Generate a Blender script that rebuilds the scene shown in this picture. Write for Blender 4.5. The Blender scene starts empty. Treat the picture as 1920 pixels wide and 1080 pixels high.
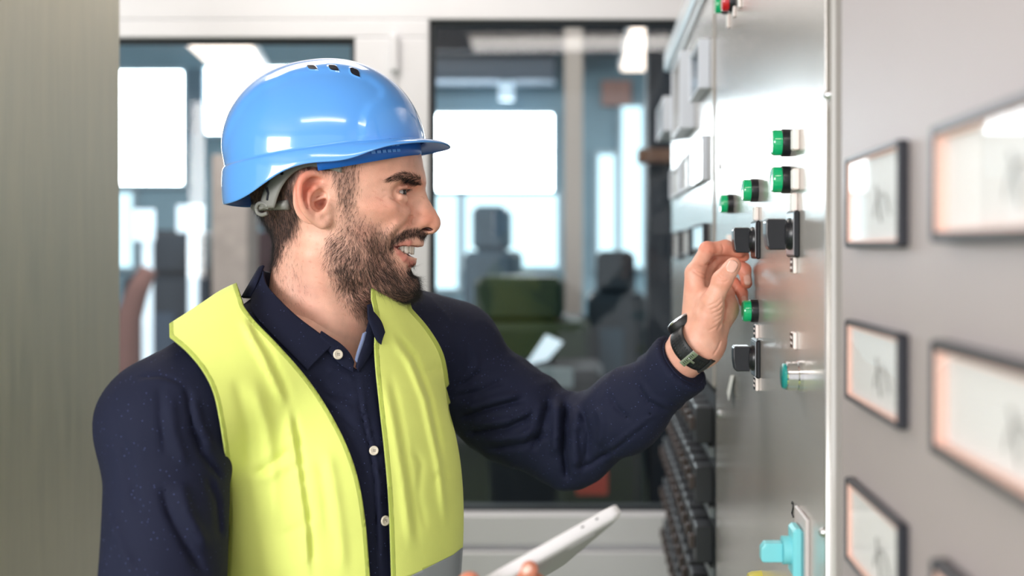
import bpy, math, random
import numpy as np
from mathutils import Vector, Matrix

sc = bpy.context.scene
C = sc.collection
F, VX, VY, CZ = 2050.0, 1115.0, 468.0, 1.60      # focal length in px, principal point, eye height
random.seed(5)
rng = np.random.default_rng(7)

# ------------------------------------------------------------------ camera
cam_d = bpy.data.cameras.new('camera')
cam = bpy.data.objects.new('camera', cam_d)
C.objects.link(cam)
cam.location = (0, 0, CZ)
cam.rotation_euler = (math.pi / 2, 0, 0)
cam_d.sensor_width = 36
cam_d.lens = 36 * F / 1920
cam_d.shift_x = (960 - VX) / 1920
cam_d.shift_y = (VY - 540) / 1920
cam_d.clip_start = 0.02
cam_d.dof.use_dof = True
cam_d.dof.focus_distance = 1.25
cam_d.dof.aperture_fstop = 2.6
sc.camera = cam

# ------------------------------------------------------------------ exposure / world
sc.view_settings.view_transform = 'Standard'
sc.view_settings.look = 'None'
sc.view_settings.gamma = 1.0
sc.view_settings.use_curve_mapping = False
sc.view_settings.exposure = 0.12
W = bpy.data.worlds.new('world')
sc.world = W
W.use_nodes = True
W.node_tree.nodes['Background'].inputs[0].default_value = (0.93, 0.96, 1.0, 1)
W.node_tree.nodes['Background'].inputs[1].default_value = 1.25


def at(px, py, Y):
    """photo pixel at depth Y -> world point"""
    return np.array([(px - VX) / F * Y, Y, CZ + (VY - py) / F * Y])


def area(name, loc, target, sx, sy, power, col=(1, 1, 1)):
    l = bpy.data.lights.new(name, 'AREA')
    l.shape = 'RECTANGLE'
    l.size, l.size_y, l.energy, l.color = sx, sy, power, col
    o = bpy.data.objects.new(name, l)
    C.objects.link(o)
    o.location = loc
    d = Vector(target) - Vector(loc)
    o.rotation_euler = d.to_track_quat('-Z', 'Y').to_euler()
    return o


# daylight from the room's windows behind and to the left of the camera, ceiling lamps above
area('window_light', (-2.1, -1.9, 2.0), (-0.2, 1.4, 1.45), 1.5, 1.2, 95, (1.0, 0.98, 0.96))
area('ceiling_lamp_light', (-0.15, -0.65, 2.86), (-0.2, 0.3, 0), 1.2, 0.3, 14, (1.0, 0.95, 0.9))
area('aisle_lamp_light', (-0.75, 2.2, 2.86), (-0.65, 2.1, 0), 1.2, 0.5, 16, (1.0, 0.95, 0.9))

area('hall_fill', (-2.4, 6.6, 2.8), (-2.2, 6.6, 0), .8, .5, 34, (1.0, 0.97, 0.94))  # added fill near the left lamp, lifts the whole hall
area('hall_fill', (1.4, 7.2, 2.8), (1.2, 7.2, 0), .8, .5, 34, (1.0, 0.97, 0.94))  # second added fill, away from any lamp, for a brighter hall
area('hall_aisle_fill', (-1.4, 3.7, 3.5), (-1.6, 6.0, 1.3), .8, .5, 40, (1.0, 0.97, 0.95))  # added fill without a fixture, brightens column and machine fronts

# ------------------------------------------------------------------ materials
def lin(c):
    """sRGB 0-255 -> linear"""
    out = []
    for v in c[:3]:
        v = v / 255.0
        out.append(v / 12.92 if v <= 0.04045 else ((v + 0.055) / 1.055) ** 2.4)
    return (*out, 1.0)


def setin(b, name, v):
    if name in b.inputs:
        b.inputs[name].default_value = v


def mat(name, rgb, rough=0.5, metal=0.0, noise=0.0, nscale=20.0, stretch=(1, 1, 1), bump=0.0, bscale=200.0,
        coat=0.0, emit=None, estr=0.0, alpha=None, sss=0.0, sheen=0.0, spec=0.5, aniso=0.0, trans=0.0, rnoise=0.0):
    m = bpy.data.materials.new(name)
    m.use_nodes = True
    nt = m.node_tree
    b = nt.nodes['Principled BSDF']
    col = lin(rgb)
    setin(b, 'Base Color', col)
    setin(b, 'Roughness', rough)
    setin(b, 'Metallic', metal)
    setin(b, 'Coat Weight', coat)
    setin(b, 'Coat Roughness', 0.05)
    setin(b, 'Specular IOR Level', spec)
    setin(b, 'Sheen Weight', sheen)
    setin(b, 'Anisotropic', aniso)
    setin(b, 'Transmission Weight', trans)
    if sss:
        setin(b, 'Subsurface Weight', sss)
        setin(b, 'Subsurface Scale', 0.004)
        b.inputs['Subsurface Radius'].default_value = (1.0, 0.35, 0.18)
    if emit:
        setin(b, 'Emission Color', lin(emit))
        setin(b, 'Emission Strength', estr)
    tc = nt.nodes.new('ShaderNodeTexCoord')
    mp = nt.nodes.new('ShaderNodeMapping')
    mp.inputs['Scale'].default_value = stretch
    nt.links.new(tc.outputs['Object'], mp.inputs['Vector'])
    nz = nt.nodes.new('ShaderNodeTexNoise')
    nz.inputs['Scale'].default_value = nscale
    nz.inputs['Detail'].default_value = 5
    nt.links.new(mp.outputs[0], nz.inputs['Vector'])
    if noise:
        r = nt.nodes.new('ShaderNodeMapRange')
        r.inputs[1].default_value = 0.3
        r.inputs[2].default_value = 0.7
        r.inputs[3].default_value = 1 - noise
        r.inputs[4].default_value = 1 + noise
        nt.links.new(nz.outputs[0], r.inputs[0])
        mx = nt.nodes.new('ShaderNodeVectorMath')
        mx.operation = 'SCALE'
        mx.inputs[0].default_value = col[:3]
        nt.links.new(r.outputs[0], mx.inputs['Scale'])
        nt.links.new(mx.outputs[0], b.inputs['Base Color'])
    if rnoise:
        r = nt.nodes.new('ShaderNodeMapRange')
        r.inputs[1].default_value = 0.3
        r.inputs[2].default_value = 0.7
        r.inputs[3].default_value = max(0, rough - rnoise)
        r.inputs[4].default_value = rough + rnoise
        nt.links.new(nz.outputs[0], r.inputs[0])
        nt.links.new(r.outputs[0], b.inputs['Roughness'])
    if bump:
        n2 = nt.nodes.new('ShaderNodeTexNoise')
        n2.inputs['Scale'].default_value = bscale
        n2.inputs['Detail'].default_value = 3
        nt.links.new(tc.outputs['Object'], n2.inputs['Vector'])
        bp = nt.nodes.new('ShaderNodeBump')
        bp.inputs['Strength'].default_value = bump
        bp.inputs['Distance'].default_value = 0.002
        nt.links.new(n2.outputs[0], bp.inputs['Height'])
        nt.links.new(bp.outputs[0], b.inputs['Normal'])
    return m


# ------------------------------------------------------------------ objects
def tag(o, label=None, cat=None, group=None, kind=None):
    if label: o['label'] = label
    if cat: o['category'] = cat
    if group: o['group'] = group
    if kind: o['kind'] = kind
    return o


def thing(name, loc, label, cat, group=None):
    o = bpy.data.objects.new(name, None)
    o.empty_display_size = 0.05
    C.objects.link(o)
    o.location = loc
    bpy.context.view_layer.update()
    return tag(o, label, cat, group)


def wpos(o):
    p = Vector((0, 0, 0))
    while o is not None:
        p = p + Vector(o.location)
        o = o.parent
    return p


def meshobj(name, verts, faces, m, parent=None, smooth=True, colors=None):
    """verts in WORLD coordinates; parents are unrotated empties / meshes"""
    off = wpos(parent) if parent else Vector((0, 0, 0))
    v = np.asarray(verts, dtype=np.float64)
    me = bpy.data.meshes.new(name)
    if parent is None:
        ctr = (v.min(0) + v.max(0)) / 2
        me.from_pydata((v - ctr).tolist(), [], [tuple(int(i) for i in f) for f in faces])
    else:
        me.from_pydata((v - np.array(off)).tolist(), [], [tuple(int(i) for i in f) for f in faces])
    if m: me.materials.append(m)
    if smooth:
        me.polygons.foreach_set('use_smooth', [True] * len(me.polygons))
    if colors is not None:
        ca = me.color_attributes.new('Col', 'FLOAT_COLOR', 'POINT')
        cc = np.ones((len(v), 4), dtype=np.float32)
        cc[:, :3] = colors
        ca.data.foreach_set('color', cc.ravel())
    me.update()
    o = bpy.data.objects.new(name, me)
    C.objects.link(o)
    if parent is None:
        o.location = ctr
    else:
        o.parent = parent
    return o


class MB:
    """collects shapes in world space, builds one mesh object"""
    def __init__(s):
        s.v, s.f = [], []

    def add(s, v, f):
        n = len(s.v)
        s.v += [tuple(map(float, p)) for p in v]
        s.f += [tuple(i + n for i in q) for q in f]
        return s

    def box(s, lo, hi, bev=0.0):
        x0, y0, z0 = lo; x1, y1, z1 = hi
        if bev <= 0:
            v = [(x, y, z) for x in (x0, x1) for y in (y0, y1) for z in (z0, z1)]
            f = [(0, 1, 3, 2), (4, 6, 7, 5), (0, 4, 5, 1), (2, 3, 7, 6), (0, 2, 6, 4), (1, 5, 7, 3)]
            return s.add(v, f)
        b = min(bev, (x1 - x0) * .49, (y1 - y0) * .49, (z1 - z0) * .49)
        v, idx = [], {}
        for ix, (xa, xb) in enumerate(((x0, x0 + b), (x1, x1 - b))):
            for iy, (ya, yb) in enumerate(((y0, y0 + b), (y1, y1 - b))):
                for iz, (za, zb) in enumerate(((z0, z0 + b), (z1, z1 - b))):
                    idx[ix, iy, iz, 0] = len(v); v.append((xa, yb, zb))
                    idx[ix, iy, iz, 1] = len(v); v.append((xb, ya, zb))
                    idx[ix, iy, iz, 2] = len(v); v.append((xb, yb, za))
        f = []
        for a in range(3):
            o1, o2 = [(1, 2), (0, 2), (0, 1)][a]
            for sgn in (0, 1):
                q = []
                for p, r in ((0, 0), (1, 0), (1, 1), (0, 1)):
                    k = [0, 0, 0]; k[a] = sgn; k[o1] = p; k[o2] = r
                    q.append(idx[k[0], k[1], k[2], a])
                if (sgn == 0) ^ (a == 1): q = q[::-1]
                f.append(tuple(q))
        for a in range(3):          # edges along axis a
            o1, o2 = [(1, 2), (0, 2), (0, 1)][a]
            for p in (0, 1):
                for r in (0, 1):
                    k0 = [0, 0, 0]; k1 = [0, 0, 0]
                    k1[a] = 1; k0[o1] = k1[o1] = p; k0[o2] = k1[o2] = r
                    f.append((idx[(*k0, o1)], idx[(*k1, o1)], idx[(*k1, o2)], idx[(*k0, o2)]))
        for ix in (0, 1):
            for iy in (0, 1):
                for iz in (0, 1):
                    f.append(tuple(idx[ix, iy, iz, a] for a in range(3)))
        return s.add(v, f)

    def cyl(s, a, b, ra, rb=None, n=32, cap=True, rings=None):
        """lathe from a to b; rings = [(t, r), ...] overrides radii"""
        a, b = np.array(a, float), np.array(b, float)
        rb = ra if rb is None else rb
        d = b - a; L = np.linalg.norm(d); d = d / L
        u = np.cross(d, (0, 0, 1.0) if abs(d[2]) < .9 else (1.0, 0, 0)); u /= np.linalg.norm(u)
        w = np.cross(d, u)
        rings = rings or [(0, ra), (1, rb)]
        v, f = [], []
        for t, r in rings:
            for k in range(n):
                an = 2 * math.pi * k / n
                v.append(a + d * L * t + (u * math.cos(an) + w * math.sin(an)) * r)
        for j in range(len(rings) - 1):
            for k in range(n):
                k2 = (k + 1) % n
                f.append((j * n + k, j * n + k2, (j + 1) * n + k2, (j + 1) * n + k))
        if cap:
            f.append(tuple(range(n))[::-1])
            f.append(tuple((len(rings) - 1) * n + k for k in range(n)))
        return s.add(v, f)

    def tube(s, pts, r, n=8, close=False):
        P = [np.array(p, float) for p in pts]
        rr = r if hasattr(r, '__len__') else [r] * len(P)
        v, f = [], []
        prev = None
        m = len(P)
        for i in range(m):
            if close:
                t = P[(i + 1) % m] - P[i - 1]
            else:
                t = P[min(i + 1, m - 1)] - P[max(i - 1, 0)]
            t = t / (np.linalg.norm(t) + 1e-9)
            if prev is None:
                u = np.cross(t, (0, 0, 1.0) if abs(t[2]) < .9 else (1.0, 0, 0))
            else:
                u = prev - t * np.dot(prev, t)
            u /= np.linalg.norm(u) + 1e-9
            prev = u
            w = np.cross(t, u)
            for k in range(n):
                an = 2 * math.pi * k / n
                v.append(P[i] + (u * math.cos(an) + w * math.sin(an)) * rr[i])
        for i in range(m if close else m - 1):
            j = (i + 1) % m
            for k in range(n):
                k2 = (k + 1) % n
                f.append((i * n + k, i * n + k2, j * n + k2, j * n + k))
        if not close:
            f.append(tuple(range(n))[::-1]); f.append(tuple((m - 1) * n + k for k in range(n)))
        return s.add(v, f)

    def prism(s, poly, off):
        """closed 3D polygon extruded by vector off"""
        n = len(poly)
        p = [np.array(q, float) for q in poly]
        o = np.array(off, float)
        f = [tuple(range(n))[::-1], tuple(range(n, 2 * n))]
        f += [(i, (i + 1) % n, n + (i + 1) % n, n + i) for i in range(n)]
        return s.add(p + [q + o for q in p], f)

    def build(s, name, m, parent=None, smooth=False, bevel=0.0, seg=2, fixn=True):
        o = meshobj(name, s.v, s.f, m, parent, smooth)
        if fixn:
            import bmesh
            bm = bmesh.new(); bm.from_mesh(o.data)
            bmesh.ops.recalc_face_normals(bm, faces=bm.faces)
            bm.to_mesh(o.data); bm.free()
        if bevel:
            md = o.modifiers.new('b', 'BEVEL'); md.width = bevel; md.segments = seg; md.limit_method = 'ANGLE'
        if smooth == 'auto':
            me = o.data
            me.polygons.foreach_set('use_smooth', [True] * len(me.polygons))
            md = o.modifiers.new('e', 'EDGE_SPLIT'); md.split_angle = math.radians(35)
        return o


# ------------------------------------------------------------------ implicit surfaces
def smin(a, b, k):
    h = np.maximum(k - np.abs(a - b), 0) / k
    return np.minimum(a, b) - h * h * k * 0.25


def smax(a, b, k):
    return -smin(-a, -b, k)


def s_cap(P, a, b, ra, rb=None):
    rb = ra if rb is None else rb
    a = np.asarray(a, np.float32); b = np.asarray(b, np.float32)
    ab = b - a
    q = P - a
    t = np.clip(q @ ab / max(float(ab @ ab), 1e-12), 0, 1)
    d = q - t[:, None] * ab
    return np.sqrt((d * d).sum(1)) - (ra + (rb - ra) * t)


def s_sph(P, c, r):
    d = P - np.asarray(c, np.float32)
    return np.sqrt((d * d).sum(1)) - r


def s_ell(P, c, r, R=None):
    """ellipsoid; R rows = local axes"""
    q = P - np.asarray(c, np.float32)
    if R is not None: q = q @ np.asarray(R, np.float32).T
    r = np.asarray(r, np.float32)
    k0 = np.sqrt(((q / r) ** 2).sum(1)); k1 = np.sqrt(((q / (r * r)) ** 2).sum(1)) + 1e-9
    return k0 * (k0 - 1) / k1


def s_chain(P, pts, rad, k=0.0):
    d = None
    for i in range(len(pts) - 1):
        e = s_cap(P, pts[i], pts[i + 1], rad[i], rad[i + 1])
        d = e if d is None else (smin(d, e, k) if k else np.minimum(d, e))
    return d


def basis(x, up=(0, 0, 1)):
    """rows: x axis, y axis, z axis"""
    x = np.array(x, float); x /= np.linalg.norm(x)
    y = np.cross(up, x); y /= np.linalg.norm(y)
    return np.array([x, y, np.cross(x, y)])


def isosurf(f, lo, hi, h, B=8, lip=1.5):
    """dual (surface-net) mesh of f(P)=0, evaluated only in blocks near the surface, then projected on f"""
    lo = np.array(lo, float); hi = np.array(hi, float)
    nb = np.ceil((hi - lo) / (h * B)).astype(int)
    n = nb * B
    bi = np.stack(np.meshgrid(*[np.arange(k) for k in nb], indexing='ij'), -1).reshape(-1, 3)
    cen = (lo + (bi * B + (B - 1) / 2) * h).astype(np.float32)
    dc = f(cen)
    D = np.empty(n, np.float32)
    D.reshape(nb[0], B, nb[1], B, nb[2], B)[...] = dc.reshape(nb)[:, None, :, None, :, None]
    rad = h * B * 0.87 * lip
    act = bi[np.abs(dc) < rad]
    o3 = np.stack(np.meshgrid(*[np.arange(B)] * 3, indexing='ij'), -1).reshape(-1, 3)
    step = 2000
    for s in range(0, len(act), step):
        a = act[s:s + step]
        idx = (a[:, None, :] * B + o3[None]).reshape(-1, 3)
        D[idx[:, 0], idx[:, 1], idx[:, 2]] = f((lo + idx * h).astype(np.float32))
    D[0] = D[-1] = 1; D[:, 0] = D[:, -1] = 1; D[:, :, 0] = D[:, :, -1] = 1
    S = D < 0
    cnt = np.zeros(tuple(n - 1), np.uint8)
    for dx in (0, 1):
        for dy in (0, 1):
            for dz in (0, 1):
                cnt += S[dx:n[0] - 1 + dx, dy:n[1] - 1 + dy, dz:n[2] - 1 + dz]
    cells = np.argwhere((cnt > 0) & (cnt < 8))
    ids = np.full(tuple(n - 1), -1, np.int32)
    ids[cells[:, 0], cells[:, 1], cells[:, 2]] = np.arange(len(cells))
    acc = np.zeros((len(cells), 3)); num = np.zeros(len(cells))
    cor = [(x, y, z) for x in (0, 1) for y in (0, 1) for z in (0, 1)]
    for i in range(8):
        for j in range(i + 1, 8):
            A, Bc = np.array(cor[i]), np.array(cor[j])
            if np.abs(A - Bc).sum() != 1: continue
            ca, cb = cells + A, cells + Bc
            da = D[ca[:, 0], ca[:, 1], ca[:, 2]]; db = D[cb[:, 0], cb[:, 1], cb[:, 2]]
            m = (da < 0) != (db < 0)
            t = np.where(m, da / np.where(m, da - db, 1), 0)
            acc += np.where(m[:, None], A + t[:, None] * (Bc - A), 0); num += m
    V = lo + (cells + acc / num[:, None]) * h
    quads = []
    for ax in range(3):
        sl0 = [slice(None)] * 3; sl1 = [slice(None)] * 3
        sl0[ax] = slice(0, -1); sl1[ax] = slice(1, None)
        ch = S[tuple(sl0)] != S[tuple(sl1)]
        e = np.argwhere(ch)
        o1, o2 = (ax + 1) % 3, (ax + 2) % 3
        e = e[(e[:, o1] > 0) & (e[:, o2] > 0) & (e[:, o1] < n[o1] - 1) & (e[:, o2] < n[o2] - 1)]
        inside = S[e[:, 0], e[:, 1], e[:, 2]]
        q = []
        for a, b in ((0, 0), (1, 0), (1, 1), (0, 1)):
            c = e.copy(); c[:, o1] -= a; c[:, o2] -= b
            q.append(ids[c[:, 0], c[:, 1], c[:, 2]])
        q = np.stack(q, 1)
        q[~inside] = q[~inside][:, ::-1]
        quads.append(q)
    Q = np.concatenate(quads)
    for _ in range(2):
        P = V.astype(np.float32); e = np.float32(h * .5)
        f0 = f(P)
        g = np.stack([f(P + np.eye(3, dtype=np.float32)[k] * e) - f(P - np.eye(3, dtype=np.float32)[k] * e) for k in range(3)], 1) / (2 * e)
        g2 = np.maximum((g * g).sum(1), .15)
        mv = -(f0 / g2)[:, None] * g
        L = np.linalg.norm(mv, axis=1)
        V = V + mv * np.minimum(1, h * .6 / np.maximum(L, 1e-9))[:, None]
    g /= np.linalg.norm(g, axis=1)[:, None] + 1e-9
    return V, Q[:, ::-1], g


def lap(V, Q, it=1, w=.5):
    """light Laplacian smoothing"""
    E = np.concatenate([Q[:, [i, (i + 1) % Q.shape[1]]] for i in range(Q.shape[1])])
    E = np.concatenate([E, E[:, ::-1]])
    deg = np.bincount(E[:, 0], minlength=len(V)).astype(float)
    for _ in range(it):
        A = np.stack([np.bincount(E[:, 0], V[E[:, 1], k], len(V)) for k in range(3)], 1) / np.maximum(deg, 1)[:, None]
        V = V + w * (A - V)
    return V


def clip_mesh(V, Q, g):
    """keep the part of the mesh where g>0, with a clean cut edge"""
    T = np.concatenate([Q[:, [0, 1, 2]], Q[:, [0, 2, 3]]]) if Q.shape[1] == 4 else Q
    pos = g > 0
    k = pos[T].sum(1)
    out = [T[k == 3]]
    newV = []; cache = {}
    base = len(V)

    def cut(a, b):
        key = (a, b) if a < b else (b, a)
        if key not in cache:
            t = g[a] / (g[a] - g[b])
            cache[key] = base + len(newV); newV.append(V[a] + t * (V[b] - V[a]))
        return cache[key]
    ex = []
    for t in T[(k == 1) | (k == 2)]:
        t = [int(x) for x in t]; p = [bool(pos[x]) for x in t]
        if sum(p) == 1:
            i = p.index(True); a, b, c = t[i], t[(i + 1) % 3], t[(i + 2) % 3]
            ex.append((a, cut(a, b), cut(a, c)))
        else:
            i = p.index(False); a, b, c = t[i], t[(i + 1) % 3], t[(i + 2) % 3]
            ab, ac = cut(a, b), cut(a, c)
            ex += [(b, c, ac), (b, ac, ab)]
    if ex: out.append(np.array(ex))
    T2 = np.concatenate(out)
    V2 = np.concatenate([V, np.array(newV)]) if newV else V
    used = np.unique(T2)
    m = np.full(len(V2), -1); m[used] = np.arange(len(used))
    return V2[used], m[T2]


def cull(V, Q, keep):
    """drop vertices (and their faces) where keep is False"""
    Q = Q[keep[Q].all(1)]
    m = np.full(len(V), -1); u = np.unique(Q); m[u] = np.arange(len(u))
    return V[u], m[Q], u


def in_poly(x, y, poly):
    """signed distance in the plane, positive inside"""
    poly = np.asarray(poly, float)
    d = np.full(len(x), 1e9); ins = np.zeros(len(x), bool)
    for i in range(len(poly)):
        a, b = poly[i], poly[(i + 1) % len(poly)]
        ab = b - a
        t = np.clip(((x - a[0]) * ab[0] + (y - a[1]) * ab[1]) / (ab @ ab + 1e-12), 0, 1)
        d = np.minimum(d, np.hypot(x - a[0] - t * ab[0], y - a[1] - t * ab[1]))
        c = ((a[1] > y) != (b[1] > y))
        xi = a[0] + (y - a[1]) * ab[0] / (ab[1] if abs(ab[1]) > 1e-12 else 1e-12)
        ins ^= c & (x < xi)
    return np.where(ins, d, -d)


def smooth_poly(pts, n=8, closed=False):
    """Catmull-Rom through points"""
    P = [np.array(p, float) for p in pts]
    m = len(P); out = []
    for i in range(m if closed else m - 1):
        p0 = P[(i - 1) % m] if closed else P[max(i - 1, 0)]
        p1, p2 = P[i], P[(i + 1) % m]
        p3 = P[(i + 2) % m] if closed else P[min(i + 2, m - 1)]
        for k in range(n):
            t = k / n
            out.append(.5 * ((2 * p1) + (p2 - p0) * t + (2 * p0 - 5 * p1 + 4 * p2 - p3) * t * t + (3 * p1 - p0 - 3 * p2 + p3) * t ** 3))
    if not closed: out.append(P[-1])
    return out


def pix(P):
    """world -> photo pixels"""
    P = np.asarray(P)
    return VX + F * P[:, 0] / P[:, 1], VY - F * (P[:, 2] - CZ) / P[:, 1]
# ================================================================== the room
X0 = 0.204          # plane of the control cabinets' faces
YG = 2.92           # plane of the glazed partition

m_white = mat('white_frame_paint', (222, 222, 226), .35, noise=.02, nscale=6, bump=.05, bscale=300)
m_floor = mat('green_floor_paint', (120, 148, 98), .35, noise=.12, nscale=3)
m_ceil = mat('ceiling_paint', (190, 175, 165), .8, noise=.03)
m_hall = mat('hall_wall_paint', (150, 182, 196), .8, noise=.08, nscale=2)
m_hallfloor = mat('hall_floor', (22, 28, 34), .5, noise=.3, nscale=2)
m_steel = mat('brushed_steel', (206, 201, 184), .42, .65, noise=.05, nscale=9, stretch=(6, 6, .6), bump=.04, bscale=900, rnoise=.05)
m_cab = mat('cabinet_metal_paint', (196, 192, 188), .14, .42, noise=.03, nscale=5, bump=.10, bscale=700)
m_cab2 = mat('cabinet_matt_paint', (176, 167, 168), .5, .25, noise=.02, nscale=5, bump=.1, bscale=700)
m_edge = mat('cabinet_edge_metal', (205, 205, 205), .3, .9)
m_gasket = mat('dark_gasket', (26, 32, 38), .6)
m_black = mat('black_plastic', (22, 24, 30), .3, bump=.04, bscale=1500)
m_blacksoft = mat('black_rubber', (18, 20, 24), .55, bump=.1, bscale=2500)
m_chrome = mat('chrome', (225, 225, 228), .08, 1.0)
m_silver = mat('satin_silver', (200, 200, 203), .28, 1.0)
m_label = mat('label_black', (32, 26, 28), .3)
m_labelw = mat('label_white', (238, 226, 222), .4)
m_paper = mat('paper_white', (225, 228, 226), .7)
m_tan = mat('tan_column', (186, 166, 156), .8, noise=.1)
m_orange = mat('red_machine_paint', (170, 50, 40), .5)

B = MB()
B.box((-4.2, -3.2, -.06), (1.2, YG, 0))
tag(B.build('floor', m_floor), kind='structure')
B = MB()
B.box((-4.2, -3.2, 2.9), (1.2, YG, 2.98))
tag(B.build('ceiling', m_ceil), kind='structure')
B = MB(); B.box((1.2, -3.2, 0), (1.28, YG, 2.9)); tag(B.build('wall_right', m_ceil), kind='structure')

# glazed partition: openings
t0, t1 = YG, YG + .07
wz0, wz1 = at(0, 960, YG)[2], at(0, 36, YG)[2]
wx0, wx1 = at(804, 0, YG)[0], .62
dz1 = at(0, 70, YG)[2]; dz0 = .16
dx1, dx0 = at(665, 0, YG)[0], -1.75
B = MB()
B.box((-4.2, t0, wz1), (1.2, t1, 2.9))                       # above the big pane
B.box((-4.2, t0, dz1), (wx0, t1, wz1))                       # above the door leaf
B.box((dx1, t0, 0), (wx0, t1, dz1))                          # mullion
B.box((wx0, t0, 0), (1.2, t1, wz0))                          # below the pane
B.box((wx1, t0, wz0), (1.2, t1, wz1))
B.box((-4.2, t0, 0), (dx0, t1, dz1))
B.box((dx0, t0, 0), (dx1, t1, dz0))
tag(B.build('wall_back', m_white, bevel=.004), kind='structure')

def window(n, x0, x1, z0, z1):
    w = thing('window_%d' % n, ((x0 + x1) / 2, YG, z0), None, None)
    w['kind'] = 'structure'
    b = MB(); r = .012
    b.box((x0, t0 + .012, z0), (x0 + r, t0 + .05, z1)); b.box((x1 - r, t0 + .012, z0), (x1, t0 + .05, z1))
    b.box((x0 + r, t0 + .012, z0), (x1 - r, t0 + .05, z0 + r)); b.box((x0 + r, t0 + .012, z1 - r), (x1 - r, t0 + .05, z1))
    b.build('window_gasket', m_gasket, w)
    b = MB(); b.box((x0 + r, t0 + .028, z0 + r), (x1 - r, t0 + .034, z1 - r))
    g = b.build('glass_pane', m_glass, w)
    return w

m_glass = bpy.data.materials.new('window_glass'); m_glass.use_nodes = True
nt = m_glass.node_tree; nt.nodes.clear()
out = nt.nodes.new('ShaderNodeOutputMaterial'); mixs = nt.nodes.new('ShaderNodeMixShader')
tr = nt.nodes.new('ShaderNodeBsdfTransparent'); tr.inputs[0].default_value = (.93, .97, .98, 1)
gl = nt.nodes.new('ShaderNodeBsdfGlossy'); gl.inputs['Roughness'].default_value = .01
fr = nt.nodes.new('ShaderNodeFresnel'); fr.inputs[0].default_value = 1.5
geo = nt.nodes.new('ShaderNodeNewGeometry'); inv = nt.nodes.new('ShaderNodeMath'); inv.operation = 'SUBTRACT'; inv.inputs[0].default_value = 1
mu = nt.nodes.new('ShaderNodeMath'); mu.operation = 'MULTIPLY'
nt.links.new(geo.outputs['Backfacing'], inv.inputs[1]); nt.links.new(inv.outputs[0], mu.inputs[0]); nt.links.new(fr.outputs[0], mu.inputs[1])
nt.links.new(mu.outputs[0], mixs.inputs[0]); nt.links.new(tr.outputs[0], mixs.inputs[1]); nt.links.new(gl.outputs[0], mixs.inputs[2])
nt.links.new(mixs.outputs[0], out.inputs[0])
window(1, dx0, dx1, dz0, dz1)
window(2, wx0, wx1, wz0, wz1)
# sill board with a groove, door seam, hinge
B = MB()
gz = at(0, 1024, YG)[2]
B.box((wx0 + .01, YG - .022, gz + .008), (X0 + .3, YG, wz0 - .004), .003)
B.box((wx0 + .01, YG - .03, .1), (X0 + .3, YG, gz - .008), .003)
tag(B.build('trim_1', m_white), kind='structure')
B = MB(); xs = at(741, 0, YG)[0]
B.box((xs - .006, YG - .006, .02), (xs + .006, YG, dz1 + .02), .002)
B.box((xs - .011, YG - .022, at(0, 135, YG)[2]), (xs + .011, YG, at(0, 66, YG)[2]), .004)
B.box((xs - .011, YG - .022, .4), (xs + .011, YG, .5), .004)
tag(B.build('trim_2', m_white), kind='structure')

# left: side of a brushed steel cabinet behind the man's shoulder
YL = 1.9
xr = at(225, 0, YL)[0]
t = thing('steel_cabinet', (xr - .3, YL - .4, 0), 'brushed bare steel cabinet side filling the left edge of the picture behind the man', 'cabinet')
B = MB(); B.box((xr - .6, YL - 1.0, 0.02), (xr, YL, 2.35), .002); B.build('body', m_steel, t)
B = MB(); B.box((xr - .58, YL - .98, 0), (xr - .02, YL - .02, .02)); B.build('plinth', m_gasket, t)

# right: row of control cabinets
def P_on(px, py):
    """point on the cabinet face plane seen at a photo pixel"""
    Y = F * X0 / (px - VX)
    return np.array([X0, Y, CZ + (VY - py) / F * Y]), F / Y      # point, px per metre

def cabinet(y0, y1, label, paint, xface=X0):
    t = thing('control_cabinet', (X0 + .3, (y0 + y1) / 2, 0), label, 'cabinet', None)
    b = MB(); b.box((xface + .022, y0 + .002, 0.08), (X0 + .62, y1 - .002, 2.13), .004); b.build('body', paint, t)
    b = MB(); b.box((X0 + .05, y0 + .02, 0), (X0 + .6, y1 - .02, .08)); b.build('plinth', m_gasket, t)
    return t

yA, yB = F * X0 / (1341 - VX), F * X0 / (1566 - VX)      # far and near seam of the middle cabinet
cab_mid = cabinet(yB, yA, 'grey metal control cabinet whose knob the man is turning', m_cab)
B = MB(); B.box((X0, yB + .012, .1), (X0 + .022, yA - .012, 2.11), .003); door_mid = B.build('door', m_cab, cab_mid)
# rounded bright edge strip with rivets at the near side
B = MB()
ye = F * X0 / (1555 - VX)
B.tube([(X0 - .001, ye, .1), (X0 - .001, ye, 2.11)], .0026, 12)
B.build('edge_strip', m_edge, cab_mid, smooth=True)
for px, py in ((1556, 178), (1548, 998)):
    p, s = P_on(px, py)
    b = MB(); b.cyl(p + (.001, 0, 0), p - (.006, 0, 0), .004, rings=[(0, .0045), (.5, .0042), (.9, .0025), (1, .001)], n=16)
    b.build('rivet', m_silver, cab_mid, smooth='auto')
for px, py in ((1351, 312), (1350, 776)):
    p, s = P_on(px, py)
    b = MB(); b.cyl(p + (.001, 0, 0), p - (.004, 0, 0), .006, rings=[(0, .0065), (.5, .006), (1, .003)], n=16)
    b.build('screw', m_silver, cab_mid, smooth='auto')
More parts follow.
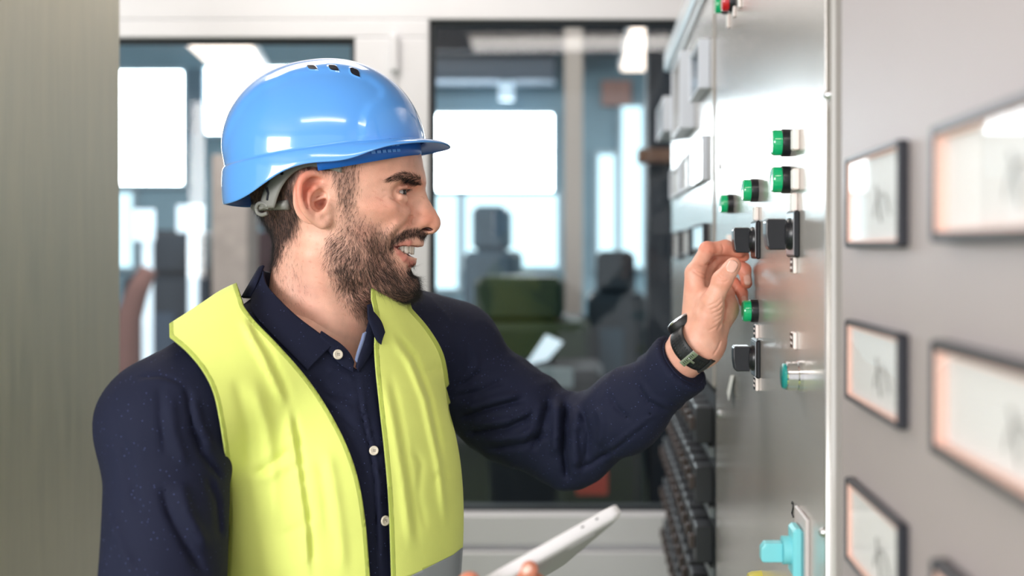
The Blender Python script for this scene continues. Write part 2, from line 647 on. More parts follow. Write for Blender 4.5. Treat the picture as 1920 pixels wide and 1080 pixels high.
# dark gap post + far cabinet
cab_far = cabinet(yA + .03, YG - .02, 'far grey control cabinet with meters above and rows of breakers below', m_cab)
B = MB(); B.box((X0 + .018, yA, .08), (X0 + .06, yA + .03, 2.13)); B.build('side_gasket', m_gasket, cab_far)
zb = at(0, 730, 1.87)[2]       # bottom of the solid door
B = MB(); B.box((X0, yA + .034, zb), (X0 + .022, YG - .03, 2.06), .003); B.build('door', m_cab, cab_far)
B = MB(); B.box((X0 - .02, yA + .03, 2.07), (X0 + .022, YG - .02, 2.12), .006); B.build('top_rail', m_edge, cab_far)
B = MB(); B.box((X0 + .004, yA + .034, .1), (X0 + .021, YG - .03, zb - .01)); B.build('breaker_bay', m_gasket, cab_far)

# near cabinet (meters)
cab_near = cabinet(.12, yB - .012, 'nearest control cabinet with black-framed panel meters at the right edge', m_cab2)
B = MB(); B.box((X0, .14, .1), (X0 + .022, yB - .02, 2.11), .004); B.build('door', m_cab2, cab_near)

# ---- meters on the near cabinet
m_pane = bpy.data.materials.new('meter_glass'); m_pane.use_nodes = True
nt = m_pane.node_tree; nt.nodes.clear()
out = nt.nodes.new('ShaderNodeOutputMaterial'); mixs = nt.nodes.new('ShaderNodeMixShader')
tr = nt.nodes.new('ShaderNodeBsdfTransparent')
gl = nt.nodes.new('ShaderNodeBsdfGlossy'); gl.inputs['Roughness'].default_value = .03
fr = nt.nodes.new('ShaderNodeFresnel'); fr.inputs[0].default_value = 1.5
geo = nt.nodes.new('ShaderNodeNewGeometry'); inv = nt.nodes.new('ShaderNodeMath'); inv.operation = 'SUBTRACT'; inv.inputs[0].default_value = 1
mu = nt.nodes.new('ShaderNodeMath'); mu.operation = 'MULTIPLY'
nt.links.new(geo.outputs['Backfacing'], inv.inputs[1]); nt.links.new(inv.outputs[0], mu.inputs[0]); nt.links.new(fr.outputs[0], mu.inputs[1])
nt.links.new(mu.outputs[0], mixs.inputs[0]); nt.links.new(tr.outputs[0], mixs.inputs[1]); nt.links.new(gl.outputs[0], mixs.inputs[2])
nt.links.new(mixs.outputs[0], out.inputs[0])
m_dial = mat('casing_skin_tint', (236, 196, 182), .6)  # pinkish tone of mirrored skin put into the casing colour
m_dialw = mat('dial_white', (236, 236, 236), .5)
m_bezel = mat('meter_bezel_black', (34, 36, 44), .35)

def meter(y_far, y_near, z0, z1, label, prot=.007, bw=.006, cat='meter', group='panel meters on the nearest cabinet', dial=None, bez=None):
    yc = (y_far + y_near) / 2
    t = thing('panel_meter', (X0, yc, (z0 + z1) / 2), label, cat, group)
    b = MB()
    xs, xe = X0 - prot, X0 + .0
    b.box((xs, y_near, z0), (xe, y_near + bw, z1), .0015); b.box((xs, y_far - bw, z0), (xe, y_far, z1), .0015)
    b.box((xs, y_near + bw, z1 - bw), (xe, y_far - bw, z1), .0015); b.box((xs, y_near + bw, z0), (xe, y_far - bw, z0 + bw), .0015)
    b.build('bezel', bez or m_bezel, t)
    b = MB(); b.box((X0 - .003, y_near + bw, z0 + bw), (xe, y_far - bw, z1 - bw)); b.build('dial', dial or m_dialw, t)
    if dial is None:
        b = MB(); lx, q = xs + .0015, .0012
        b.box((lx, y_near + bw, z0 + bw), (X0 - .003, y_near + bw + q, z1 - bw)); b.box((lx, y_far - bw - q, z0 + bw), (X0 - .003, y_far - bw, z1 - bw))
        b.box((lx, y_near + bw + q, z0 + bw), (X0 - .003, y_far - bw - q, z0 + bw + q)); b.box((lx, y_near + bw + q, z1 - bw - q), (X0 - .003, y_far - bw - q, z1 - bw))
        b.build('inner_casing', m_dial, t)
        yb = y_near + (y_far - y_near) * .3; zc = z0 + (z1 - z0) * .25
        b = MB()
        b.tube([(X0 - .0065, yb + .02 * math.cos(a), zc + .02 * math.sin(a)) for a in np.linspace(.2, 2.9, 14)], .0004, 5)
        b.tube([(X0 - .007, yb, zc), (X0 - .007, yb + .012, zc + .026)], .0005, 5)
        b.build('pointer', m_black, t)
    b = MB(); b.box((xs + .002, y_near + bw, z0 + bw), (xs + .003, y_far - bw, z1 - bw)); b.build('glass_cover', m_pane, t)
    return t

def ypx(px): return F * X0 / (px - VX)
def zpx(px, py): return CZ + (VY - py) / F * ypx(px)
ML = 'black framed meter on the nearest cabinet, '
hc = [(297, 465), (598, 748), (893, 1050)]
nm = ['upper left', 'middle left', 'lower left']
for i, (a, b_) in enumerate(hc):
    meter(ypx(1602), ypx(1706), zpx(1602, b_), zpx(1602, a), ML + nm[i] + ' of the meters', prot=.008, bw=.0045)
hc = [(238, 455), (636, 848), (1045, 1235)]
nm = ['upper right', 'middle right', 'lower right']
for i, (a, b_) in enumerate(hc):
    meter(ypx(1778), ypx(2040), zpx(1778, b_), zpx(1778, a), ML + nm[i] + ' of the meters', prot=.011, bw=.006)

# ---- instruments on the middle cabinet
m_green = mat('green_lens', (4, 158, 100), .12, coat=.6, emit=(0, 180, 110), estr=.10)
m_red = mat('red_lens', (190, 20, 34), .15, coat=.6)
m_teal = mat('teal_button', (20, 140, 136), .25, coat=.5)
m_cyan = mat('cyan_plastic', (120, 204, 214), .35)
m_yellow = mat('yellow_plastic', (232, 220, 96), .35)
m_greyplate = mat('grey_plate', (196, 188, 188), .4)
m_farframe = mat('pale_meter_frame', (206, 212, 222), .35)

def lamp_button(px, py, label, lens=m_green, R=.0145):
    p, s = P_on(px, py)
    t = thing('indicator_button', p, label, 'push button', 'round illuminated push buttons')
    b = MB(); b.cyl(p + (0.001, 0, 0), p - (.009, 0, 0), R, rings=[(0, R), (.8, R), (.95, R * .97), (1, R * .9)], n=40); b.build('bezel_ring', m_black, t, smooth='auto')
    b = MB(); b.cyl(p - (.009, 0, 0), p - (.019, 0, 0), R * .93, rings=[(0, R * .93), (.75, R * .93), (.92, R * .86), (.97, R * .78), (.94, R * .72)], n=40); b.build('lens', lens, t, smooth='auto')
    return t

lamp_button(1480, 268, 'uppermost green illuminated push button on the right, beside a tall label')
lamp_button(1480, 337, 'green illuminated push button just below the uppermost right one')
lamp_button(1420, 357, 'green illuminated push button above the knob being turned')
lamp_button(1374, 382, 'leftmost small green illuminated push button')
lamp_button(1420, 583, "green illuminated push button below the man's fingertips")
lamp_button(1363, 9, 'green push button cut off by the top edge of the picture')
lamp_button(1377, 4, 'red push button cut off by the top edge of the picture', m_red)

def tagplate(px, py, label, w=.009, h=.013, d=.004, white=False):
    p, s = P_on(px, py)
    t = thing('label_tag', p, label, 'label', 'small engraved labels on the cabinet door')
    b = MB(); b.box(p + (-d, -w, -h), p + (0, w, h), .001); b.build('holder', m_labelw, t)
    b = MB(); b.box(p + (-d - .0006, -w * .86, -h * .86), p + (-d + .0002, w * .86, h * .86)); b.build('engraved_face', m_label if not white else m_paper, t)
    if not white:
        b = MB(); r = random.Random(int(px * 7 + py))
        for row in (.38, -.3):
            y = -w * .6
            while y < w * .6:
                q = w * r.uniform(.1, .22)
                z = p[2] + h * row
                k = r.random()
                x = (p[0] - d - .0009, p[0] - d - .0005)
                b.box((x[0], p[1] + y, z - h * .18), (x[1], p[1] + y + w * .07, z + h * .18))
                if k < .6: b.box((x[0], p[1] + y, z + h * .1), (x[1], p[1] + y + q, z + h * .18))
                if k > .3: b.box((x[0], p[1] + y, z - h * .18), (x[1], p[1] + y + q, z - h * .1))
                y += q + w * .1
        b.build('lettering', m_labelw, t)
    return t

tagplate(1497, 262, 'tall label tag directly beside the uppermost green button', .007, .0105, .006, True)
tagplate(1497, 336, 'tall label tag directly beside the second right green button', .007, .0105, .006, True)
tagplate(1493, 380, 'label tag above the right-hand blurred knob', .008, .0095, .005, True)
tagplate(1421, 401, 'label tag above the knob being turned', .008, .0085, .005, True)
tagplate(1492, 497, 'dark engraved label below the right-hand knob', .0085, .0085)
tagplate(1492, 638, 'dark engraved label above the chrome push button', .0085, .0085)
tagplate(1421, 621, 'dark engraved label above the lower knob', .0085, .0085)
tagplate(1421, 719, 'dark engraved label below the lower knob', .0085, .0085)
tagplate(1367, 40, 'leftmost label tag under the buttons at the top edge', .006, .0105, .003, True)
tagplate(1378, 19, 'middle label tag under the buttons at the top edge', .006, .0105, .003, True)
tagplate(1389, 1, 'label tag cut by the top edge of the picture', .006, .0105, .003, True)
tagplate(1371, 448, "label tag half hidden behind the man's index finger", .012, .006, .006, True)

def knob(px, py, label, tilt=0.0):
    p, s = P_on(px, py)
    t = thing('selector_knob', p, label, 'knob', 'black rotary selector knobs with square plates')
    q = .0235
    b = MB(); b.box(p + (-.0055, -q, -q), p + (0, q, q), .0015); b.build('square_plate', m_black, t)
    b = MB(); b.box(p + (-.0062, -q * .88, -q * .88), p + (-.0056, q * .88, q * .88)); b.build('scale_plate', m_silver, t)
    b = MB(); b.cyl(p - (.006, 0, 0), p - (.0125, 0, 0), .016, rings=[(0, .0165), (.3, .016), (.6, .0145), (1, .0145)], n=36); b.build('collar', m_black, t, smooth='auto')
    # handle: block seen from the side, curved underside at the free end
    b = MB()
    prof = [(-.0115, .0150), (-.0300, .0150), (-.0318, .0125), (-.0318, .0), (-.0300, -.0125), (-.0280, -.0160), (-.0115, -.0160)]
    hw = .0105
    b.prism([p + (x, -hw, z) for x, z in prof], (0, 2 * hw, 0))
    b.build('handle', m_black, t, bevel=.0012)
    b = MB(); b.box(p + (-.0300, -hw * .9, .0146), p + (-.0125, hw * .9, .0156), .0003); b.build('pointer_line', m_silver, t)
    return t

knob(1421, 450, "black selector knob gripped by the man's index finger")
knob(1492, 439, 'larger looking black selector knob right of the gripped one')
knob(1421, 671, 'lower black selector knob beside the wristwatch')

# chrome push button
p, s = P_on(1502, 705)
t = thing('chrome_button', p, 'chrome push button with teal face below the dark label', 'push button')
b = MB(); b.cyl(p, p - (.0155, 0, 0), .0145, rings=[(0, .0155), (.25, .0155), (.3, .0145), (.95, .0145), (1, .0135)], n=40); b.build('chrome_ring', m_chrome, t, smooth='auto')
b = MB(); b.cyl(p - (.0155, 0, 0), p - (.019, 0, 0), .0125, rings=[(0, .0128), (.7, .0128), (1, .0112)], n=40); b.build('face', m_teal, t, smooth='auto')
# cyan rotary switch
p, s = P_on(1508, 1030)
t = thing('rotary_isolator', p, 'pale blue rotary isolator switch low on the cabinet door', 'switch')
b = MB(); b.box(p + (-.004, -.028, -.028), p + (0, .030, .036), .001); b.build('back_plate', m_greyplate, t)
b = MB(); b.box(p + (-.014, -.02, -.024), p + (-.004, .012, .024), .003); b.build('plate', m_cyan, t)
b = MB(); b.cyl(p + (-.014, -.002, 0), p + (-.022, -.002, 0), .0135, n=32); b.build('hub', m_cyan, t, smooth='auto')
b = MB()
b.prism([p + (x, -.009, z) for x, z in ((-.022, .008), (-.039, .008), (-.043, .003), (-.043, -.009), (-.041, -.0105), (-.022, -.0105))], (0, .014, 0)); b.build('handle', m_cyan, t, bevel=.0015)
# yellow mushroom button
p, s = P_on(1428, 1106)
t = thing('stop_button', p, 'yellow round button cut by the bottom edge of the picture', 'push button')
b = MB(); b.cyl(p, p - (.016, 0, 0), .021, rings=[(0, .023), (.7, .022), (1, .020)], n=36); b.build('housing', m_yellow, t, smooth='auto')
b = MB(); b.cyl(p - (.016, 0, 0), p - (.03, 0, 0), .014, rings=[(0, .015), (.8, .015), (1, .012)], n=36); b.build('cap', m_yellow, t, smooth='auto')
# paper tag hanging
p, s = P_on(1374, 724)
b = MB(); b.prism([p + (-.001, -.024, .019), p + (-.001, .015, .014), p + (-.006, .018, -.012), p + (-.008, -.018, -.019)], (-.0006, 0, 0))
tag(b.build('paper_tag', m_paper), 'white paper tag hanging on the cabinet left of the lower knob', 'tag')
# handwritten 2
p, s = P_on(1487, 955)
b = MB(); b.tube([p + (-.0006, dy, dz) for dy, dz in smooth_poly([(.004, .005), (.001, .0075), (-.003, .006), (-.003, .002), (.001, -.002), (.003, -.006), (.0, -.0055), (-.005, -.007)], 5)], .0008, 6)
b.build('handwritten_mark', m_black, cab_mid, smooth=True)

# ---- far cabinet instruments
def far_box(px0, px1, y0a, y1a, pxr, prot, label, name='panel_meter', dial=None, bez=None):
    yf, yn = ypx(px0), ypx(px1)
    z1 = zpx(pxr, y0a); z0 = zpx(pxr, y1a)
    return meter(yf, yn, z0, z1, label, prot=prot, bw=.005, group='meters on the far cabinet', dial=dial, bez=m_farframe if prot > .011 else None)
m_dialf = mat('far_meter_face', (232, 238, 240), .35)
far_box(1311, 1331, 72, 165, 1331, .02, 'square meter at the top of the far cabinet, nearest to the camera', dial=m_dialf)
far_box(1283, 1302, 95, 240, 1302, .03, 'tall instrument in the middle of the far cabinet top row', dial=m_dialf)
far_box(1259, 1274, 180, 245, 1274, .04, 'small instrument at the far end of the far cabinet top row', dial=m_dialf)
for a, b_, y0, y1, l in ((1304, 1328, 252, 338, 'white faced meter, nearest in the second row of the far cabinet'),
                         (1284, 1302, 282, 352, 'white faced meter, middle of the second row of the far cabinet'),
                         (1264, 1281, 306, 364, 'white faced meter, farthest in the second row of the far cabinet')):
    far_box(a, b_, y0, y1, b_, .012, l, dial=m_dialf)
for a, b_, y0, y1, l in ((1304, 1328, 418, 470, 'recessed dark meter, nearest in the third row of the far cabinet'),
                         (1284, 1300, 428, 480, 'recessed meter, middle of the third row of the far cabinet'),
                         (1266, 1280, 432, 486, 'recessed meter, farthest in the third row of the far cabinet')):
    far_box(a, b_, y0, y1, b_, .01, l, dial=m_dialf)
# breaker rows
m_brk = mat('breaker_grey', (58, 60, 66), .45)
m_brkr = mat('breaker_toggle', (86, 74, 72), .4)
m_rail = mat('terminal_rail', (150, 156, 160), .4, .6)
zr = [zb - .07 - k * .105 for k in range(8)]
ya_, yb_ = yA + .07, YG - .06
nk = 12
brk = None
for r_i, z in enumerate(zr[:5]):
    rail = MB(); rail.box((X0 - .004, ya_ - .02, z - .052), (X0 + .004, yb_, z - .036)); 
    o = rail.build('mounting_rail', m_rail, cab_far)
    for k in range(nk):
        y = ya_ + (yb_ - ya_) * k / nk
        od = ['nearest', 'second', 'third', 'fourth', 'fifth', 'sixth', 'seventh', 'eighth', 'ninth', 'tenth', 'eleventh', 'farthest']; rw = ['top', 'second', 'third', 'fourth', 'bottom']
        t = thing('circuit_breaker', (X0 + .004, y + .03, z), 'grey circuit breaker on the far cabinet, %s from the camera in the %s breaker row' % (od[k], rw[r_i]), 'circuit breaker', 'circuit breakers in rows on the far cabinet')
        if brk is None:
            b = MB(); b.box((X0 - .026, y, z - .032), (X0 + .004, y + .056, z + .032), .002); c1 = b.build('housing', m_brk, t)
            b = MB(); b.box((X0 - .036, y + .018, z - .010), (X0 - .026, y + .038, z + .012), .001); c2 = b.build('toggle', m_brkr, t)
            brk = (c1, c2)
        else:
            for c in brk:
                d = c.copy(); C.objects.link(d); d.parent = t
                d.location = c.location
# ceiling luminaire in the room
for i, (x, y, l) in enumerate(((-.15, -.65, 'ceiling panel lamp behind the camera'), (-.75, 2.2, 'ceiling panel lamp near the glazed partition'))):
    t = thing('ceiling_lamp', (x, y, 2.87), l, 'lamp')
    m_lum = mat('lamp_diffuser', (255, 246, 238), .5, emit=(255, 240, 226), estr=3)
    b = MB(); b.box((x - .62, y - .17, 2.872), (x + .62, y + .17, 2.9), .004); b.build('housing', m_white, t)
    b = MB(); b.box((x - .6, y - .15, 2.866), (x + .6, y + .15, 2.872)); b.build('diffuser', m_lum, t)

# ================================================================== hall beyond the glass, simplified from what are mostly blurred reflections
m_sky = mat('bright_window_pane', (255, 255, 255), .5, emit=(250, 253, 255), estr=13)
m_milky = mat('milky_pane', (200, 225, 230), .5, emit=(200, 226, 234), estr=1.5)
m_lampg = mat('lamp_reflection_glow', (255, 235, 220), .5, emit=(255, 226, 208), estr=2.2)
YH = 9.0
def rectH(px0, py0, px1, py1, Y): 
    a = at(px0, py1, Y); c = at(px1, py0, Y)
    return a[0], c[0], a[2], c[2]
B = MB(); B.box((-6.5, YG + .07, -.06), (4, YH, 0)); tag(B.build('floor', m_hallfloor), kind='structure')
B = MB(); B.box((-6.5, YG + .07, 4.6), (4, YH, 4.7)); tag(B.build('ceiling', mat('hall_ceiling_dark', (38, 48, 60), .8)), kind='structure')
B = MB(); B.box((-6.5, YH, 0), (4, YH + .1, 4.6)); tag(B.build('wall_back_hall', m_hall), kind='structure')
B = MB(); B.box((-6.6, YG + .07, 0), (-6.5, YH, 4.6)); tag(B.build('wall_left_hall', m_hall), kind='structure')
B = MB(); B.box((4, YG + .07, 0), (4.1, YH, 4.6)); tag(B.build('wall_right_hall', m_hall), kind='structure')
wn = 3
m_hframe = mat('hall_window_frame', (190, 212, 222), .6)
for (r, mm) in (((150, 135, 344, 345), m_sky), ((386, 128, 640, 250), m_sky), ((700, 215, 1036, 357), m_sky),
                ((700, 365, 858, 540), m_milky), ((872, 365, 1045, 500), m_milky), ((1122, 290, 1152, 500), m_milky), ((1166, 200, 1204, 500), m_milky), ((150, 362, 250, 500), m_milky)):  # two narrow panes are made up, glowing for lit cabinets mirrored in the glass
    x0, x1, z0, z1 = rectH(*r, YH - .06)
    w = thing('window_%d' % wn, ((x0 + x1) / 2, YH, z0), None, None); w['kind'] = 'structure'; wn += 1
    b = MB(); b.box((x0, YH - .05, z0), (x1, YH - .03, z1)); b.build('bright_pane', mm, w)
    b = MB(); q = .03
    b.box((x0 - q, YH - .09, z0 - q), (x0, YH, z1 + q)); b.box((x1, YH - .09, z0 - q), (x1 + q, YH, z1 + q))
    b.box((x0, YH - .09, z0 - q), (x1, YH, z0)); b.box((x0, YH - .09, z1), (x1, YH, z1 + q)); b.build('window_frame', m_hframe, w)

# suspended luminaires added in place of ceiling lamps mirrored in the glass
def lamp_reflection(px, label):
    Ya, Yb = 1.3 * F / (VY - 34) if px[0] > 1000 else 1.3 * F / (VY - 60), 1.3 * F / (VY - 130)
    a = [at(px[0], 0, Ya)[0], at(px[1], 0, Ya)[0], at(px[3], 0, Yb)[0], at(px[2], 0, Yb)[0]]
    z = CZ + 1.3
    t = thing('lamp_reflection', (sum(a) / 4, (Ya + Yb) / 2, z), label, 'lamp', None)
    b = MB(); b.prism([(a[0], Ya, z), (a[1], Ya, z), (a[2], Yb, z), (a[3], Yb, z)], (0, 0, .05)); b.build('housing', m_white, t)
    b = MB(); b.prism([(a[0] + .02, Ya + .02, z), (a[1] - .02, Ya + .02, z), (a[2] - .02, Yb - .02, z), (a[3] + .02, Yb - .02, z)], (0, 0, -.015)); b.build('diffuser', m_lampg, t)
    b = MB(); b.tube([(sum(a) / 4, (Ya + Yb) / 2, z + .05), (sum(a) / 4, (Ya + Yb) / 2, 4.6)], .008, 6); b.build('suspension_rod', m_gasket, t)
lamp_reflection((1182, 1262, 1160, 1258), 'bright rectangular stand-in for a lamp mirrored in the glass at upper right')
lamp_reflection((322, 462, 402, 502), 'bright rectangular stand-in for a lamp mirrored in the glass above the helmet')
m_pillar = m_tan
def post(name, px0, px1, py0, py1, Y, m, label, cat, depth=.12, group=None, leg=False):
    x0, x1, z0, z1 = rectH(px0, py0, px1, py1, Y)
    t = MB(); t.box((x0, Y, max(z0, 0)), (x1, Y + depth, z1), .006)
    if leg: t.box(((x0 + x1) / 2 - .02, Y + depth, 0), ((x0 + x1) / 2 + .02, Y + depth + .04, z1 - .02))
    return tag(t.build(name, m), label, cat, group)
post('column', 1058, 1092, -120, 990, 6.5, mat('beige_column', (206, 190, 178), .8), 'tan column beyond the glass right of the helmet peak', 'column', .15)
post('column', 396, 464, 290, 1200, 4.6, m_tan, 'pale tan column behind the back of the helmet', 'column', .15)
post('crossbeam', 1196, 1262, 278, 304, 4.3, mat('brown_beam', (120, 84, 64), .7), 'brown horizontal beam seen through the glass beside the cabinets', 'beam', .1)
post('dark_post', 1214, 1262, -80, 980, 4.4, mat('dark_steel', (20, 26, 36), .6), 'dark steel post behind the far cabinet', 'post', .2)
post('roof_girder', 700, 1290, 30, 95, 8.3, mat('dark_girder', (26, 36, 50), .7), 'dark roof girder beyond the glass', 'beam', .25)
post('roof_duct', 780, 1040, 96, 150, 8.55, mat('grey_duct', (120, 132, 146), .6), 'grey duct under the dark roof girder', 'duct', .3)
post('strip_lamp', 935, 962, 151, 186, 8.6, mat('strip_lamp', (200, 220, 235), .5, emit=(200, 220, 235), estr=.7), 'small pale hanging lamp in the hall', 'lamp', .1)
post('window_post', 346, 382, 128, 250, 8.8, mat('post_blue', (110, 140, 158), .6), 'blue grey post between the two bright hall windows', 'post', .08)
post('pink_board', 1128, 1184, 150, 198, 8.9, mat('salmon_board', (196, 150, 138), .6), 'salmon coloured board high on the far hall wall', 'board', .05)
# machines (rounded lumps with frames)
def machine(name, px0, px1, py0, py1, Y, rgb, label, depth=.7, extra=None):
    x0, x1, z0, z1 = rectH(px0, py0, px1, py1, Y)
    z0 = 0
    t = thing(name, ((x0 + x1) / 2, Y + depth / 2, 0), label, 'machine')
    m = mat(name + '_paint', rgb, .5, noise=.25, nscale=4)
    b = MB(); b.box((x0, Y, 0), (x1, Y + depth, z1 * .86), .03); b.build('body', m, t)
    b = MB(); b.box((x0 + (x1 - x0) * .15, Y + .05, z1 * .86), (x1 - (x1 - x0) * .2, Y + depth * .8, z1), .03); b.build('hood', m, t)
    b = MB(); b.box((x0 + (x1 - x0) * .2, Y - .02, z1 * .5), (x0 + (x1 - x0) * .6, Y, z1 * .75), .005); b.build('hatch', mat(name + '_hatch', [min(255, c * 1.6 + 12) for c in rgb], .4), t)
    return t
machine('dark_machine', 868, 965, 385, 900, 6.2, (78, 98, 112), 'dark blue grey machine under the wide bright window')
machine('vest_reflection', 846, 1105, 520, 980, 4.9, (28, 48, 20), "dark green stand-in for the mirrored vest behind the man's far shoulder")  # made-up block, its green stands for the vest mirrored in the glass
machine('teal_machine', 1100, 1215, 470, 980, 5.6, (24, 38, 46), 'dark teal machine between the green stand-in and the post')
machine('low_machine', 840, 1205, 700, 1000, 4.0, (5, 8, 12), 'black low machine under the raised sleeve')
machine('left_machine', 225, 400, 430, 1000, 5.6, (26, 36, 48), 'dark machine behind the left pane')
m_glow = mat('hall_glow', (220, 232, 240), .4, emit=(220, 232, 240), estr=1.1)  # made-up glowing boards, standing for pale blobs in the hall
post('hall_glow', 248, 284, 392, 452, 5.4, m_glow, 'pale glowing stand-in board beyond the left pane, nearest to the steel cabinet', 'screen', .05, leg=True)
post('hall_glow', 330, 376, 384, 436, 5.4, m_glow, 'pale glowing stand-in board beyond the left pane, nearest to the tan column', 'screen', .05, leg=True)
b = MB(); b.tube([(at(238, 760, 5.2)[0], 5.2, 0), at(238, 760, 5.2), at(240, 600, 5.2), at(258, 545, 5.2), at(278, 505, 5.2)], [.07, .07, .06, .05, .04], 14)
tag(b.build('hand_stand_in', mat('pink_skin_tone', (150, 104, 94), .8), smooth=True), 'pinkish stand-in for a hand-like shape behind the left pane', 'pipe')  # made-up shape, stands for a skin-coloured hand-like blur in the glass
machine('maroon_machine', 462, 560, 330, 1000, 5.4, (60, 30, 38), 'maroon machine behind the back of the head')
post('red_box', 1080, 1140, 885, 930, 3.92, m_orange, 'small red box on the black machine', 'box', .04)
post('instrument_panel', 1005, 1075, 690, 728, 3.962, mat('instrument_face', (140, 150, 150), .5), 'grey instrument panel on the black machine', 'panel', .02)
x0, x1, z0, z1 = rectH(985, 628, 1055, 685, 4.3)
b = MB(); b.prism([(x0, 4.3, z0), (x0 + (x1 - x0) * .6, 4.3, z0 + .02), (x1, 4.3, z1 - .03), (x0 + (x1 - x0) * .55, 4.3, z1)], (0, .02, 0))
tag(b.build('tablet_reflection', mat('tablet_reflection', (235, 245, 250), .4, emit=(230, 245, 255), estr=.6)), 'bright white slanted stand-in for the tablet mirrored in the glass', 'screen')  # glowing sheet added in place of the tablet's reflection
# ================================================================== the man
def colmat(name, rough=.5, sss=0., bump=.0, bscale=800, noise=.05, nscale=60, coat=0.):
    m = mat(name, (200, 150, 130), rough, sss=sss, bump=bump, bscale=bscale, coat=coat)
    nt = m.node_tree; b = nt.nodes['Principled BSDF']
    ca = nt.nodes.new('ShaderNodeVertexColor'); ca.layer_name = 'Col'
    tc = nt.nodes.new('ShaderNodeTexCoord'); nz = nt.nodes.new('ShaderNodeTexNoise'); nz.inputs['Scale'].default_value = nscale; nz.inputs['Detail'].default_value = 6
    nt.links.new(tc.outputs['Object'], nz.inputs['Vector'])
    r = nt.nodes.new('ShaderNodeMapRange'); r.inputs[1].default_value = .3; r.inputs[2].default_value = .7; r.inputs[3].default_value = 1 - noise; r.inputs[4].default_value = 1 + noise
    nt.links.new(nz.outputs[0], r.inputs[0])
    mx = nt.nodes.new('ShaderNodeVectorMath'); mx.operation = 'SCALE'
    nt.links.new(ca.outputs[0], mx.inputs[0]); nt.links.new(r.outputs[0], mx.inputs['Scale']); nt.links.new(mx.outputs[0], b.inputs['Base Color'])
    return m

m_skin = colmat('skin', .46, sss=.12, bump=.18, bscale=900, noise=.07, nscale=90)
m_hair = mat('dark_hair', (22, 18, 20), .4)
m_beard = mat('beard_hair', (24, 18, 18), .45)
m_tooth = mat('teeth', (238, 230, 218), .15, coat=.5)
m_eye = mat('eye_white', (196, 186, 184), .12, coat=.8)
m_iris = mat('iris_dark', (30, 18, 14), .15, coat=.3, spec=.3)

HS = 1600.0
HP = at(650, 430, F / HS)                 # head origin
yaw = math.radians(6.0)
HX = np.array([math.cos(yaw), math.sin(yaw), 0]); HYv = np.array([-math.sin(yaw), math.cos(yaw), 0]); HZ = np.array([0, 0, 1.])
HR = np.array([HX, HYv, HZ])              # rows: local axes

def hl(px, py, v=0.0):
    """head-local point on the near side at lateral distance v whose photo pixel is (px, py); returned with +v"""
    ray = np.array([(px - VX) / F, 1.0, (VY - py) / F]); cam0 = np.array([0, 0, CZ])
    o = HR @ (cam0 - HP); d = HR @ ray
    t = (-v - o[1]) / d[1]
    p = o + d * t
    return np.array([p[0], v, p[2]])
def to_head(P): return (P - HP.astype(np.float32)) @ HR.T.astype(np.float32)
def from_head(L): return np.asarray(L) @ HR + HP

# side-view table: height, face front, back, half width
tabH = np.array([(-.100, .040, .010, .004), (-.090, .062, .004, .022), (-.082, .071, -.006, .033), (-.070, .0765, -.018, .043), (-.058, .0765, -.030, .0500), (-.045, .0740, -.040, .0555),
                 (-.030, .0750, -.052, .0560), (-.015, .0830, -.064, .0575), (.000, .0830, -.080, .0640), (.015, .0790, -.092, .0675),
                 (.030, .0790, -.099, .0690), (.043, .0820, -.103, .0705), (.055, .0865, -.105, .0725), (.068, .0865, -.106, .0745), (.085, .0830, -.106, .0760), (.10, .0780, -.104, .0755),
                 (.125, .0630, -.095, .0690), (.15, .035, -.070, .050), (.165, .008, -.04, .022)], np.float32)

def head_base(P):
    L = to_head(P).astype(np.float32)
    u, v, w = L[:, 0], L[:, 1], L[:, 2]
    S = L.copy(); S[:, 1] = np.abs(v)               # mirrored coordinates
    near = v < 0
    z = tabH[:, 0]
    uf = np.interp(w, z, tabH[:, 1]); ub = np.interp(w, z, tabH[:, 2]); hw = np.interp(w, z, tabH[:, 3])
    uc = (uf + ub) * .5 - .1 * (uf - ub) * 0; a = (uf - ub) * .5
    n = np.interp(w, [-.09, -.06, -.03, .015, .05, .08], [2.1, 1.8, 1.45, 1.6, 2.15, 2.3])
    q = ((np.abs(u - uc) / a) ** n + (np.abs(v) / hw) ** n) ** (1 / n)
    d = ((q - 1) * np.minimum(a, hw)).astype(np.float32)
    d = smax(d, -(w + .094), .02); d = smax(d, w - .160, .03)
    # cranium back
    d = smin(d, s_ell(L, (-.016, 0, .072), (.091, .077, .086)), .03)
    # neck
    nk = s_cap(L, (-.029, 0, .0), (-.046, 0, -.20), .050, .058)
    nk = smin(nk, s_cap(L, (.0, .0, -.085), (-.012, 0, -.19), .034, .036), .03)      # throat
    nk = smin(nk, s_cap(S, (-.03, .052, -.03), (-.005, .018, -.185), .013, .010), .02)   # sternomastoid
    d = smin(d, nk, .022)
    # brow ridge, cheekbones, cheeks (smiling)
    d = smin(d, s_cap(S, (.0765, .008, .056), (.056, .044, .058), .0105, .009), .014)
    d = smin(d, s_ell(S, (.052, .034, .018), (.022, .015, .015)), .016)
    d = smin(d, s_ell(S, (.030, .050, .025), (.030, .014, .012)), .016)
    d = smin(d, s_ell(S, (.046, .030, .002), (.018, .013, .017)), .012)
    d = smin(d, s_ell(S, (.000, .047, -.022), (.030, .013, .034)), .02)
    # chin
    d = smin(d, s_ell(L, (.066, 0, -.068), (.016, .020, .015)), .016)
    # maxilla behind the lips
    d = smin(d, s_ell(L, (.062, 0, -.018), (.026, .026, .024)), .010)
    return d, S, L

def npix(S):
    """photo pixels of head-local points mirrored to the near side"""
    return pix(from_head(np.stack([S[:, 0], -np.abs(S[:, 1]), S[:, 2]], 1)))

